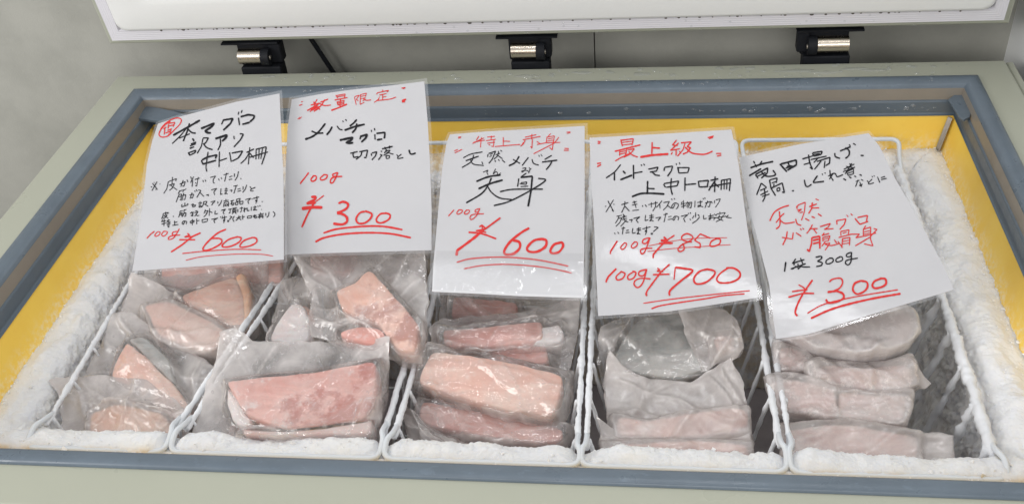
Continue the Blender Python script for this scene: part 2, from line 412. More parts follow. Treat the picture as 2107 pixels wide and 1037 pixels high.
# lid, standing open; its own frame: u to the right, w up the lid, h towards the opening
LID_Y, LID_Z = 0.862, 0.0555; TILT = math.radians(7)
ew = np.array([0, -math.sin(TILT), math.cos(TILT)]); eh = np.array([0, -math.cos(TILT), -math.sin(TILT)]); eu = np.array([1.0, 0, 0])
lid_o = np.array([-0.0015, LID_Y, LID_Z])
def lp(u, w, h): return lid_o + eu * u + ew * w + eh * h
def lid_ring(profile, umax=0.731, wmax=0.82):
    V = []; F = []
    for d, h in profile: V += [lp(-umax + d, d, h), lp(umax - d, d, h), lp(umax - d, wmax - d, h), lp(-umax + d, wmax - d, h)]
    n = len(profile)
    for j in range(n - 1):
        for i in range(4):
            k = (i + 1) % 4; F.append((j * 4 + i, j * 4 + k, (j + 1) * 4 + k, (j + 1) * 4 + i))
    return V, F, n
V, F, n = lid_ring([(0.003, -0.062), (0.0, -0.059), (0.0, -0.004), (0.0008, -0.0015), (0.003, 0.0), (0.03, 0.0)])
F.append((3, 2, 1, 0))
lid = obj('lid', V, F, M['body'], fz, smooth=False)
prof = [(0.0112, 0.0004), (0.0115, 0.006)]
for k_ in range(5): prof += [(0.0125 + k_ * 0.0037, 0.0083), (0.0143 + k_ * 0.0037, 0.0080)]
prof += [(0.031, 0.0085), (0.0335, 0.003)]
V, F, n = lid_ring(prof); obj('lid_gasket', V, F, M['gasket'], lid, smooth=False)
def lid_round(d, h, r, umax=0.731, wmax=0.82, n=8):
    out = []
    for cx, cw, a0 in ((-umax + d + r, d + r, 180), (umax - d - r, d + r, 270), (umax - d - r, wmax - d - r, 0), (-umax + d + r, wmax - d - r, 90)):
        for t in np.linspace(0, 90, n):
            a = math.radians(a0 + t); out.append(lp(cx + r * math.cos(a), cw + r * math.sin(a), h))
    return out
V = []; F = []; rings = [(0.0325, 0.002, 0.016), (0.0327, 0.0095, 0.016), (0.0338, 0.0118, 0.017), (0.038, 0.0128, 0.018), (0.080, 0.0135, 0.02), (0.086, 0.0131, 0.022), (0.093, 0.0110, 0.025), (0.100, 0.0104, 0.03)]
for r_ in rings: V += lid_round(*r_)
nn = 32
for j in range(len(rings) - 1):
    for i in range(nn): F.append((j * nn + i, j * nn + (i + 1) % nn, (j + 1) * nn + (i + 1) % nn, (j + 1) * nn + i))
F.append(tuple((len(rings) - 1) * nn + i for i in range(nn)))
obj('lid_liner', V, F, M['lidwhite'], lid)
# mould specks where gasket meets liner
rng = random.Random(5); b = MB()
def dome(b, c, ax, ay, nz, r1, r2, h, rot=0.0, n=9, wob=0.0, rg=None):
    c = np.asarray(c); V = []; F = []
    ca, sa = math.cos(rot), math.sin(rot); ax2 = ax * ca + ay * sa; ay2 = ay * ca - ax * sa
    ph = [(1 + wob * (rg.random() - 0.5) * 2) if rg else 1 for _ in range(n)]
    for s, z in ((1.0, 0.0), (0.88, 0.5), (0.55, 0.88)):
        for i in range(n):
            a = 2 * math.pi * i / n; V.append(c + ax2 * (r1 * s * ph[i] * math.cos(a)) + ay2 * (r2 * s * ph[i] * math.sin(a)) + nz * (h * z))
    V.append(c + nz * h)
    for j in range(2):
        for i in range(n): F.append((j * n + i, j * n + (i + 1) % n, (j + 1) * n + (i + 1) % n, (j + 1) * n + i))
    for i in range(n): F.append((2 * n + i, 2 * n + (i + 1) % n, 3 * n))
    b.add(V, F)
u = -0.66
while u < 0.66:
    r_ = rng.uniform(0.0005, 0.0016) * (1 if rng.random() < 0.75 else 1.5)
    if rng.random() < 0.75: dome(b, lp(u, 0.0306 + rng.uniform(-0.0006, 0.0008), 0.0084), eu, ew, eh, r_ * 1.5, r_ * 1.1, 0.0008)
    u += rng.choice([0.006, 0.009, 0.012, 0.02, 0.03])
tag(b.build('mould_specks', M['mould'], lid), None, None, None, 'stuff')

# hinges
def hinge(px0, px1, barrel_x, flipped):
    P = on_y([px0, px1], 0.868); x0, x1 = P[0][0], P[1][0]; w = x1 - x0
    h = obj('hinge', *(lambda q: (q.v, q.f))(hinge_body(x0, x1, flipped)), M['black'], fz, smooth=False)
    h.modifiers.new('bevel', 'BEVEL').width = 0.0018
    bx0, bx1 = (x0 + w * barrel_x[0], x0 + w * barrel_x[1])
    q = MB(); q.tube([(bx0, 0.866, 0.026), (bx1, 0.866, 0.026)], 0.0135, 28)
    o = q.build('hinge_barrel', M['chrome'], h, smooth=True); o.modifiers.new('es', 'EDGE_SPLIT').split_angle = math.radians(50)
    q = MB(); ex = bx1 + 0.006 if not flipped else bx0 - 0.006
    q.tube([(ex - 0.007, 0.860, 0.027), (ex + 0.007, 0.860, 0.027)], 0.0145, 20)
    o = q.build('hinge_knuckle', M['black'], h); o.modifiers.new('es', 'EDGE_SPLIT').split_angle = math.radians(50)
    q = MB(); c = ex + (0.0075 if not flipped else -0.0075)
    q.tube([(c - 0.0012, 0.857, 0.027), (c + 0.0012, 0.857, 0.027)], 0.004, 12); q.build('rivet', M['steel'], h)
def hinge_body(x0, x1, flipped):
    q = MB(); w = x1 - x0
    q.box((x0 + w * 0.10, 0.856, -0.16), (x1 - w * 0.03, 0.884, 0.009))         # post
    q.box((x0, 0.862, 0.0475), (x1, 0.905, 0.0515))                             # lid flange
    q.box((x0 + w * 0.05, 0.871, 0.006), (x1 - w * 0.07, 0.887, 0.047))          # backing
    if flipped: q.box((x0 - w * 0.02, 0.866, 0.012), (x0 + w * 0.2, 0.888, 0.0472))
    else: q.box((x1 - w * 0.24, 0.866, 0.012), (x1 + w * 0.01, 0.888, 0.0472))
    return q
hinge((480, 95), (588, 150), (0.10, 0.63), False)
hinge((1040, 80), (1136, 143), (0.12, 0.70), False)
hinge((1645, 64), (1748, 128), (0.32, 0.92), True)
# flanges' long lips under the lid
b = MB()
for pa, pb in (((461, 92), (500, 93)), ((1022, 78), (1148, 78)), ((1638, 62), (1776, 60))):
    P = on_y([pa, pb], 0.875); b.box((P[0][0], 0.862, 0.0485), (P[1][0], 0.90, 0.0512))
    o = b.build('hinge_flange', M['black'], fz, smooth=False); b = MB()
# strap behind the freezer
P = on_y([(628, 62), (642, 84), (664, 117), (690, 156), (712, 190)], 0.93)
b = MB(); b.tube(P, 0.0042, 10, step=0.01)
tag(b.build('cord', M['black']), 'thin black cord running down the wall behind the freezer', 'cord')

# ------------------------------------------------------------------ frost round the liner
def frost_ring():
    # profile: inset, z, amplitude, wall share
    prof = np.array([(0.040, -0.100, 0.0, 0), (0.0455, -0.0992, 0.12, 0), (0.051, -0.0972, 0.3, 0), (0.058, -0.0955, 0.6, 0), (0.066, -0.0950, 0.9, 0), (0.075, -0.0962, 1, 0),
                     (0.084, -0.0995, 1, 0), (0.092, -0.105, 1, 0.1), (0.098, -0.114, 1, 0.4), (0.1025, -0.128, 1, 0.75), (0.106, -0.16, 1, 1), (0.110, -0.22, 1, 1), (0.114, -0.34, 1, 1), (0.118, -0.57, 1, 1)])
    L = np.concatenate([[0], np.cumsum(np.linalg.norm(np.diff(prof[:, :2], axis=0), axis=1))])
    t = np.concatenate([np.linspace(0, 0.082, 66), np.linspace(0.0835, 0.16, 40), np.linspace(0.164, L[-1], 30)])
    t = t[t <= L[-1]]
    q = np.stack([np.interp(t, L, prof[:, k]) for k in range(4)], 1)
    q[:, 0] = np.convolve(np.pad(q[:, 0], 3, 'edge'), np.ones(7) / 7, 'valid'); q[:, 1] = np.convolve(np.pad(q[:, 1], 3, 'edge'), np.ones(7) / 7, 'valid')
    nx, ny = 1060, 600
    S = []
    for i in range(nx): S.append((0, i / nx))
    for i in range(ny): S.append((1, i / ny))
    for i in range(nx): S.append((2, i / nx))
    for i in range(ny): S.append((3, i / ny))
    side = np.array([s[0] for s in S]); u = np.array([s[1] for s in S])
    d = q[:, 0][:, None]; z = q[:, 1][:, None] + 0 * u
    ff = np.interp(d, [0.040, 0.0455, 0.051, 0.090, 0.104, 0.118], [0.046, 0.088, 0.096, 0.130, 0.143, 0.150])   # the front ledge is wider
    x0, x1, y0, y1 = -HW + d, HW - d, ff, DP - d
    x1 = x1 - 0.004
    z = z + np.where(side == 0, 0.0075, 0)[None] * (np.interp(d, [0.045, 0.055, 0.09, 0.104], [0, 1, 1, 0]))
    X = np.where(side == 0, x0 + (x1 - x0) * u, np.where(side == 1, x1, np.where(side == 2, x1 + (x0 - x1) * u, x0)))
    Y = np.where(side == 0, y0, np.where(side == 1, y0 + (y1 - y0) * u, np.where(side == 2, y1, y1 + (y0 - y1) * u)))
    P = np.stack([X, Y, z], -1)
    gu = np.roll(P, -1, 1) - np.roll(P, 1, 1); gv = np.gradient(P, axis=0)
    N = np.cross(gu, gv); N /= np.linalg.norm(N, axis=-1, keepdims=True) + 1e-12
    if N[20, 50, 2] < 0: N = -N
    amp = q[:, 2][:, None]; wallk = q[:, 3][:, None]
    front = (side == 0)[None]; back = (side == 2)[None]; right = (side == 1)[None]
    bw = back * (sstep(0.02, 0.13, u) * sstep(0.98, 0.87, u))[None]
    lump = fbm(P * 24, 3, 3, 0.42) * 0.0046 + np.abs(fbm(P * 52 + 5, 9, 1)) * 0.0026
    lump = lump * np.where(front, 1.1, 1.0 - 0.2 * bw)
    dip = sum(np.exp(-((P[..., 0] - xd) / 0.011) ** 2) for xd in (-0.376, -0.117, 0.111, 0.339)) * front
    ridge = fbm(np.stack([P[..., 0] * 9, P[..., 1] * 9, 0 * P[..., 2] + 3], -1), 77, 2) * 0.006 + np.abs(fbm(P * 38 + 2, 79, 2)) * 0.004 - 0.001
    lump = lump + ridge * np.where(front, 0.5, 1.0) * (1 - 0.5 * wallk)
    lump = lump - dip * 0.010 * (1 - wallk)
    fine = np.abs(fbm(P * 120, 21, 2, 0.6)) * 0.0013 + fbm(P * 300, 27, 2, 0.7) * 0.00045 + np.maximum(fbm(P * 560, 31, 1), 0.0) * 0.0006
    wallr = fbm(P * 55, 41, 4, 0.6) * 0.004 + np.maximum(fbm(P * 160, 47, 2), 0) * 0.004
    disp = amp * (lump * (1 - 0.4 * wallk) + fine + wallk * wallr)
    swell = np.where(right, 0.004, 0) * np.exp(-((P[..., 1] - 0.25) / 0.3) ** 2) * np.sin(np.clip((t / 0.09), 0, 1) * math.pi)[:, None]
    disp = disp * np.where(right | (side == 3)[None], 0.35 + 0.65 * sstep(0.74, 0.60, P[..., 1]), 1.0)
    disp = disp + amp * swell * sstep(0.72, 0.5, P[..., 1]) - 0.006 * bw * amp * (1 - wallk)
    P = P + N * disp[..., None]
    # ragged upper edge creeping up the liner
    rag = fbm(P * 75, 61, 3) * 0.5 + fbm(P * 300, 67, 2) * 0.3
    top = np.exp(-(t / 0.010) ** 2)[:, None]
    P[..., 2] += top * rag * 0.006
    st = np.where(front, sstep(0.104, 0.090, P[..., 1]) * 0.95, np.where(back, sstep(0.64, 0.72, P[..., 1]) * 0.9 * (0.15 + 0.85 * bw), 0.12 * sstep(0.012, 0.0, t)[:, None] + 0 * P[..., 0]))
    nv, nu = P.shape[:2]; F = []
    for j in range(nv - 1):
        for i in range(nu):
            k = (i + 1) % nu; F.append((j * nu + i, j * nu + k, (j + 1) * nu + k, (j + 1) * nu + i))
    V = P.reshape(-1, 3); nb = len(V); rg = np.random.RandomState(8)
    dens = fbm(V * 45, 91, 2)
    cand = np.where((wallk + 0 * P[..., 0]).ravel() < 0.9)[0]; cand = cand[dens[cand] > -0.15]
    edge = np.where((t < 0.014)[:, None] & (P[..., 0] * 0 == 0))
    pick = np.concatenate([rg.choice(cand, 1200), rg.choice(edge[0] * nu + edge[1], 1500)])
    pick = pick[~((np.abs(dip).ravel()[pick] > 0.4))]
    r = np.exp(rg.normal(-6.9, 0.40, len(pick)))
    base = np.array([(1, 0, 0), (-1, 0, 0), (0, 1, 0), (0, -1, 0), (0, 0, 1), (0, 0, -1)], float)
    tri = np.array([(0, 2, 4), (2, 1, 4), (1, 3, 4), (3, 0, 4), (2, 0, 5), (1, 2, 5), (3, 1, 5), (0, 3, 5)])
    off = base[None] * (0.6 + 0.7 * rg.rand(len(pick), 6, 1)) + rg.normal(0, 0.25, (len(pick), 6, 3))
    CV = V[pick][:, None] + off * r[:, None, None] + N.reshape(-1, 3)[pick][:, None] * r[:, None, None] * 0.35
    CF = (nb + np.arange(len(pick))[:, None, None] * 6 + tri[None]).reshape(-1, 3)
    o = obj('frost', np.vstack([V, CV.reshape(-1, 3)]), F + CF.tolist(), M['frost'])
    o.data.materials.append(M['frost_grain']); mi = np.zeros(len(o.data.polygons), np.int32); mi[len(F):] = 1; o.data.polygons.foreach_set('material_index', mi)
    o.data.polygons.foreach_set('use_smooth', [i < len(F) for i in range(len(o.data.polygons))])
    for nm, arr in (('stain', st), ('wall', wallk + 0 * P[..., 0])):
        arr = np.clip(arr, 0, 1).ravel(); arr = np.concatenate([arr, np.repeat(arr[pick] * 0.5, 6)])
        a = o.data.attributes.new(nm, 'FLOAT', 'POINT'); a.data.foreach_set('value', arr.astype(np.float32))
    tag(o, 'white frost and snow coating the ledge and walls inside the freezer', None, None, 'stuff')
frost_ring()

# ------------------------------------------------------------------ wire baskets
ZW = -0.097
BASKETS = [ # front-left, front-right, back-right, back-left (x, y), label
    ((-0.552, 0.140), (-0.383, 0.140), (-0.300, 0.70), (-0.560, 0.70), 'white wire basket at the left end of the freezer'),
    ((-0.369, 0.140), (-0.1235, 0.140), (-0.108, 0.70), (-0.286, 0.70), 'white wire basket second from the left, holding the big flat pink pack in front'),
    ((-0.110, 0.137), (0.1060, 0.130), (0.096, 0.70), (-0.097, 0.70), 'white wire basket in the middle, holding stacked pale salmon bars'),
    ((0.1165, 0.130), (0.333, 0.140), (0.318, 0.70), (0.108, 0.70), 'white wire basket second from the right, holding the grey skinned pack'),
    ((0.345, 0.140), (0.561, 0.137), (0.562, 0.70), (0.332, 0.70), 'white frosty wire basket at the right end of the freezer'),
]
def basket(k, fl, fr, br, bl, label):
    t = thing('wire_basket', label, 'basket', ((fl[0] + br[0]) / 2, (fl[1] + br[1]) / 2, -0.40), 'wire baskets hung in the freezer')
    v3 = lambda p, z=ZW: np.array([p[0], p[1], z])
    zf = -0.0905
    for nm, a, c, sgn in (('handle', fl, fr, -1), ('handle', bl, br, 1)):
        yy = 0.099 if sgn < 0 else 0.742; zf = -0.0905 if sgn < 0 else -0.073
        aa, cc = v3(a), v3(c)
        dy = yy - a[1]
        path = [aa + [0, -sgn * 0.02, 0], aa + [0, sgn * 0.004, 0.011], [a[0] - 0.003 + dy * 0.05, a[1] + dy * 0.35, ZW + 0.013], [a[0] - 0.004, yy, zf], [c[0] + 0.004, yy, zf],
                [c[0] + 0.003 - dy * 0.05, c[1] + dy * 0.35, ZW + 0.013], cc + [0, sgn * 0.004, 0.011], cc + [0, -sgn * 0.02, 0]]
        q = MB(); q.tube(round_path(path, 0.014), 0.0034, 10, step=0.004); q.build(nm, M['wire'], t)
    for a, c in ((fl, bl), (fr, br)):
        q = MB(); heavy = 0.0036 if k < 4 or c == bl else 0.0060
        q.tube([v3(a), v3(c)], heavy, 12, step=0.0022, rough=0.0013 if heavy < 0.005 else 0.0026, seed=k * 7 + int(a[0] * 100))
        q.build('side_rail', M['wirefrost'], t)
    # side grids, leaning inward towards the floor of the basket
    for (a, c, sg) in ((fl, bl, 1), (fr, br, -1)):
        ys = np.arange(a[1] + 0.012, c[1], 0.062)
        for i, y in enumerate(ys):
            f = (y - a[1]) / (c[1] - a[1]); x = a[0] + (c[0] - a[0]) * f
            q = MB(); r = 0.0022 if not (k == 4 and sg < 0) else 0.0042
            q.tube([(x + sg * 0.003, y, ZW), (x + sg * 0.050, y + 0.012, -0.36)], r, 8, step=0.006, rough=0.0009 if r < 0.004 else 0.003, seed=i + k * 31)
            q.build('side_wire', M['wirefrost'], t)
        q = MB(); q.tube([(a[0] + sg * 0.05, a[1] + 0.01, -0.36), (c[0] + sg * 0.05, c[1] - 0.01, -0.36)], 0.003, 8); q.build('bottom_rail', M['wire'], t)
    for i, y in enumerate(np.linspace(fl[1] + 0.03, bl[1] - 0.03, 6)):
        q = MB(); q.tube([(fl[0] + 0.05, y, -0.362), (fr[0] - 0.05, y, -0.362)], 0.002, 6); q.build('bottom_wire', M['wire'], t)
    return t
for k, bk in enumerate(BASKETS): basket(k, *bk)

# ------------------------------------------------------------------ frozen fish packs
def poly_sd(P, poly):
    """signed distance to a polygon, negative inside"""
    P = np.asarray(P, float); x, y = P[..., 0], P[..., 1]; d = np.full(x.shape, 1e9); ins = np.zeros(x.shape, bool)
    n = len(poly)
    for i in range(n):
        a, c = poly[i], poly[(i + 1) % n]; e = c - a
        t = np.clip(((x - a[0]) * e[0] + (y - a[1]) * e[1]) / (e @ e + 1e-12), 0, 1)
        d = np.minimum(d, np.hypot(x - a[0] - t * e[0], y - a[1] - t * e[1]))
        c1 = (a[1] > y) != (c[1] > y)
        ins ^= c1 & (x < (c[0] - a[0]) * (y - a[1]) / (c[1] - a[1] + 1e-15) + a[0])
    return np.where(ins, -d, d)
def curve_at(P, t):
    P = np.asarray(P, float); L = np.concatenate([[0], np.cumsum(np.linalg.norm(np.diff(P, axis=0), axis=1))]); L /= L[-1]
    r = np.stack([np.interp(t, L, P[:, k]) for k in (0, 1)], -1)
    lo, hi = np.minimum(t, 0), np.maximum(t - 1, 0)
    if lo.any(): r = r + lo[..., None] * (P[1] - P[0]) / (L[1])
    if hi.any(): r = r + hi[..., None] * (P[-1] - P[-2]) / (1 - L[-2])
    return r
def coons(T, B, Lf, Rt, U, V):
    c00, c10, c01, c11 = map(lambda q: np.asarray(q, float), (T[0], T[-1], B[0], B[-1]))
    t, bb, l, r = curve_at(T, U), curve_at(B, U), curve_at(Lf, V), curve_at(Rt, V)
    U, V = U[..., None], V[..., None]
    return (1 - V) * t + V * bb + (1 - U) * l + U * r - ((1 - U) * (1 - V) * c00 + U * (1 - V) * c10 + (1 - U) * V * c01 + U * V * c11)
def relax(XY, H, zb, slack, seed, iters=90, edge_wave=0.003):
    nv, nu = XY.shape[:2]; rg = np.random.RandomState(seed)
    P0 = np.concatenate([XY, np.zeros((nv, nu, 1))], -1); P = P0.copy()
    nz = fbm(np.concatenate([XY * 38, np.full((nv, nu, 1), seed * 1.7)], -1), seed, 3)
    P[..., 2] = np.maximum(H, zb) + 0.004 + 0.005 * nz
    ew_ = zb + edge_wave * fbm(np.concatenate([XY * 24, np.full((nv, nu, 1), seed * 0.37)], -1), seed + 3, 2)
    fix = np.zeros((nv, nu), bool); fix[0] = fix[-1] = True; fix[:, 0] = fix[:, -1] = True
    P[..., 2] = np.where(fix, ew_, P[..., 2])
    sl = 1 + slack * (0.55 + 0.9 * (0.5 + 0.5 * fbm(np.concatenate([XY * 17, np.full((nv, nu, 1), seed * 2.1 + 9)], -1), seed + 7, 2)))
    w = (~fix).astype(float)
    cons = []
    for (dj, di), k in (((0, 1), 1.0), ((1, 0), 1.0), ((1, 1), 0.5), ((1, -1), 0.5)):
        for par in (0, 1):
            J, I = np.mgrid[0:nv - dj, max(0, -di):nu - max(0, di)]
            sel = ((I if di else J) % 2 == par) if dj == 0 or di == 0 else (J % 2 == par)
            J, I = J[sel], I[sel]
            a = J * nu + I; c = (J + dj) * nu + I + di
            r = np.linalg.norm(P0.reshape(-1, 3)[a] - P0.reshape(-1, 3)[c], axis=1) * sl.ravel()[a]
            cons.append((a, c, r, k))
    Pf = P.reshape(-1, 3); wf = w.ravel(); Hf = (H + 0.0009).ravel(); zbf = zb
    for it in range(iters):
        Pf[:, 2] -= 0.00022 * wf
        for a, c, r, k in cons:
            d = Pf[c] - Pf[a]; L = np.linalg.norm(d, axis=1) + 1e-9
            s = wf[a] + wf[c]; s[s == 0] = 1
            g = (k * 0.9 * (L - r) / L / s)[:, None] * d
            Pf[a] += g * wf[a][:, None]; Pf[c] -= g * wf[c][:, None]
        Q = Pf.reshape(nv, nu, 3); z = Q[..., 2]
        lap = 0.25 * (z[:-2, 1:-1] + z[2:, 1:-1] + z[1:-1, :-2] + z[1:-1, 2:]) - z[1:-1, 1:-1]
        z[1:-1, 1:-1] += (0.20 if it < iters - 6 else 0.12) * lap
        Pf[:, 2] = np.where(wf > 0, np.clip(np.maximum(Pf[:, 2], Hf), zbf, 0.022), Pf[:, 2])
    return Pf.reshape(nv, nu, 3)

FILM = mat_film('frosted_pouch_film', 0.09, 0.56, (0.82, 0.775, 0.755), 0.08)
FILM_CLEAR = mat_film('clear_pouch_film', 0.06, 0.52, (0.82, 0.775, 0.755), 0.06)
FILM_ICY = mat_film('icy_pouch_film', 0.42, 0.26, (0.78, 0.725, 0.705), 0.20, 0.38)
FILM_DENSE = mat_film('milky_pouch_film', 0.40, 0.26, (0.79, 0.735, 0.71), 0.10, 0.06)
FILM_WHITE = mat_film('cracked_ice_pouch_film', 0.66, 0.22, (0.80, 0.765, 0.76), 0.3, 0.35)
FISH = {
 'salmon': mat_fish('pale_salmon_fish', (0.80, 0.46, 0.37), (0.86, 0.60, 0.51), 0.15),
 'orange': mat_fish('orange_fish', (0.80, 0.40, 0.23), (0.85, 0.54, 0.38), 0.10),
 'pink': mat_fish('pink_fish', (0.70, 0.36, 0.31), (0.78, 0.49, 0.44), 0.22, red=(0.50, 0.17, 0.14)),
 'rose': mat_fish('rose_fish', (0.62, 0.31, 0.27), (0.71, 0.43, 0.38), 0.15),
 'brown': mat_fish('brown_pink_fish', (0.70, 0.39, 0.30), (0.78, 0.52, 0.43), 0.12, red=(0.46, 0.19, 0.15)),
 'tan': mat_fish('tan_pink_fish', (0.68, 0.40, 0.33), (0.75, 0.51, 0.44), 0.2, red=(0.52, 0.24, 0.20)),
 'red': mat_fish('red_fish', (0.66, 0.24, 0.19), (0.72, 0.34, 0.28), 0.06),
 'grey': mat_fish('grey_fish_skin', (0.30, 0.302, 0.292), (0.47, 0.468, 0.447), 0.12),
 'white': mat_fish('frosted_fish', (0.82, 0.72, 0.70), (0.90, 0.84, 0.83), 0.55),
 'icy': mat_fish('icy_pink_fish', (0.76, 0.52, 0.48), (0.82, 0.64, 0.60), 0.35),
}
def frame_of(z0, tilt, roll=0.0, y0=0.16):
    t = math.radians(tilt); r = math.radians(roll)
    e1 = np.array([math.cos(r), 0, math.sin(r)]); e2 = np.array([0, math.cos(t), math.sin(t)])
    n = np.cross(e1, e2); n /= np.linalg.norm(n); e2 = np.cross(n, e1)
    return np.array([0, y0, z0]), e1, e2, n
def to_local(px, fr, h=0.0):
    o, e1, e2, n = fr; P = on_plane(px, o + n * h, n) - o
    return np.stack([P @ e1, P @ e2], 1)
def block_mesh(poly, t, seed):
    q = resample(poly, 0.0045, True)
    area = 0.5 * np.sum(q[:, 0] * np.roll(q[:, 1], -1) - np.roll(q[:, 0], -1) * q[:, 1])
    if area < 0: q = q[::-1]
    for _ in range(3): q = 0.25 * np.roll(q, 1, 0) + 0.5 * q + 0.25 * np.roll(q, -1, 0)
    nz = fbm(np.concatenate([q * 45, np.full((len(q), 1), seed * 3.1)], 1), seed, 3)
    T = np.roll(q, -1, 0) - np.roll(q, 1, 0); T /= np.linalg.norm(T, axis=1, keepdims=True) + 1e-9
    Nn = np.stack([-T[:, 1], T[:, 0]], 1)          # inward
    q = q + Nn * (nz * 0.0012)[:, None]
    V = []; F = []; m = len(q)
    rings = [(0.002, -t), (0.0, -t + 0.002), (0.0, -0.0045), (0.0006, -0.0020), (0.0014, -0.0007), (0.0024, 0.0)]
    for d, z in rings:
        w = fbm(np.concatenate([q * 60, np.full((m, 1), z * 60 + seed)], 1), seed + 2, 2) * 0.0006
        V += [(x, y, z) for x, y in (q + Nn * (d + w)[:, None])]
    for j in range(len(rings) - 1):
        for i in range(m): F.append((j * m + i, j * m + (i + 1) % m, (j + 1) * m + (i + 1) % m, (j + 1) * m + i))
    k = len(rings) - 1
    F.append(tuple(k * m + i for i in range(m))); F.append(tuple(range(m))[::-1])
    return np.array(V), F
PACK_N = [0]
def pack(label, film, blocks, z0, tilt, th=0.026, roll=0.0, fm=None, slack=0.06, group=None, res=0.0027):
    """film: (top, bottom, left, right) edges and blocks: [(polygon, kind[, depth])], read off the photo and set on the pack's own plane"""
    PACK_N[0] += 1; seed = PACK_N[0]; fm = fm or FILM; th = th * 1.25
    fr = frame_of(z0, tilt, roll); o, e1, e2, n = fr
    zb = -th * 0.5
    def wpt(a): a = np.asarray(a); return o + a[..., :1] * e1 + a[..., 1:2] * e2 + a[..., 2:3] * n
    T, B, Lf, Rt = [to_local(s, fr, zb) for s in film]
    c = wpt(np.concatenate([np.mean([T.mean(0), B.mean(0)], 0), [-th]]))
    t = thing('frozen_fish_pack', label, 'frozen fish', c, group)
    polys = []
    for bl in blocks:
        pl = to_local(bl[0], fr, 0.0 if len(bl) < 3 else -bl[2]); polys.append((pl, bl[1], bl[2] if len(bl) > 2 else 0.0))
    outline = np.vstack([T[:-1], Rt[:-1], B[::-1][:-1], Lf[::-1][:-1]]); cen = outline.mean(0)
    for k in range(len(polys)):
        q = resample(polys[k][0], 0.004, True); c0 = q.mean(0); q = c0 + (q - c0) * 1.07
        for _ in range(25):
            out = poly_sd(q, outline) > -0.005
            if not out.any(): break
            q[out] += (0.5 * (c0 + cen) - q[out]) * 0.06
        polys[k] = (q,) + polys[k][1:]
    for k, (pl, kind, dep) in enumerate(polys):
        V, F = block_mesh(pl, th - dep - 0.001 * k, seed * 5 + k); V[:, 2] -= dep
        obj('fish_block', wpt(V), F, FISH[kind], t)
    wid = np.linalg.norm(T[-1] - T[0]); hei = np.linalg.norm(Lf[-1] - Lf[0])
    nu = int(np.clip(max(wid, np.linalg.norm(B[-1] - B[0])) / res, 18, 112)); nv = int(np.clip(max(hei, np.linalg.norm(Rt[-1] - Rt[0])) / res, 16, 96))
    U, V_ = np.meshgrid(np.linspace(0, 1, nu), np.linspace(0, 1, nv))
    XY = coons(T, B, Lf, Rt, U, V_)
    jag = fbm(np.concatenate([XY * 70, np.full((nv, nu, 1), seed)], -1), seed, 3) * 0.0022
    XY[0, :, 1] += jag[0]; XY[-1, :, 1] += jag[-1]; XY[:, 0, 0] += jag[:, 0]; XY[:, -1, 0] += jag[:, -1]
    H = np.full((nv, nu), zb)
    for pl, kind, dep in polys:
        sd = poly_sd(XY, pl); top = -dep
        H = np.maximum(H, np.where(sd < 0, top, top - (top - zb) * np.clip(sd / 0.012, 0, 1)))
    P = relax(XY, H, zb, slack * 1.25, seed)
    rg = np.random.RandomState(seed + 100); edge = np.minimum(np.minimum(U, 1 - U), np.minimum(V_, 1 - V_))
    corners = np.vstack([pl for pl, _, _ in polys]); box0, box1 = XY.reshape(-1, 2).min(0), XY.reshape(-1, 2).max(0)
    crease = np.zeros((nv, nu))
    for q in range(17):                       # sharp folds running from the fish's corners to the seams
        a = corners[rg.randint(len(corners))] + rg.normal(0, 0.006, 2)
        tgt = XY[(0, -1)[rg.randint(2)], rg.randint(nu)] if rg.rand() < 0.5 else XY[rg.randint(nv), (0, -1)[rg.randint(2)]]
        d = tgt - a; L = np.linalg.norm(d) + 1e-6; d /= L
        r_ = XY - a; al = r_ @ d; ac = r_ @ np.array([-d[1], d[0]]) + 0.003 * np.sin(al * 90 + q)
        fade = sstep(-0.02, 0.01, al) * sstep(L + 0.01, L - 0.02, al)
        ww = rg.uniform(0.004, 0.010); am = rg.uniform(0.002, 0.0065) * (1 if rg.rand() < 0.75 else -0.7)
        fold = np.where(ac > 0, np.exp(-ac / ww), np.exp(ac / (ww * 0.35)))
        P[..., 2] += am * fold * fade * sstep(0.0, 0.06, edge)
        crease = np.maximum(crease, np.exp(-np.abs(ac) / 0.0015) * fade * rg.uniform(0.3, 1.1))
    P[1:-1, 1:-1, 2] = np.maximum(P[..., 2], H + 0.0008)[1:-1, 1:-1]
    flare = np.zeros((nv, nu))                # the open top corners of the pouch curl up
    for c_, r_ in ((XY[0, 0], rg.uniform(0.006, 0.020)), (XY[0, -1], rg.uniform(0.004, 0.016))):
        flare = flare + r_ * np.exp(-(np.hypot(XY[..., 0] - c_[0], XY[..., 1] - c_[1]) / 0.026) ** 2)
    P[..., 2] += flare
    gap = np.clip((P[..., 2] - np.maximum(H, zb)) / 0.012, 0, 1)
    anyb = np.full((nv, nu), 9.0)
    for pl, kind, dep in polys: anyb = np.minimum(anyb, poly_sd(XY, pl))
    gap = np.where(anyb < 0, gap * 0.22, gap)
    var = fbm(np.concatenate([XY * 30, np.full((nv, nu, 1), seed * 4.3)], -1), seed + 21, 3)
    gap = np.where(anyb > 0, np.maximum(gap * 0.7, 0.42 + 0.42 * var), gap)
    gap = np.clip(gap + crease * np.where(anyb > 0, 0.75, 0.35), 0, 1.4)  # fold crests whitened: doubled film, with bright fold highlights put into the colour
    # underside of the pouch
    Q = P.copy(); sdc = np.clip(-anyb / 0.004, -1, 1)
    Q[..., 2] = np.where(anyb < 0.004, -th - 0.0015, zb - (th * 0.5) * np.clip(1 - anyb / 0.02, 0, 1) + 0.0015 * fbm(np.concatenate([XY * 60, np.full((nv, nu, 1), seed + 0.5)], -1), seed + 11, 2))
    Q[..., 2] += flare
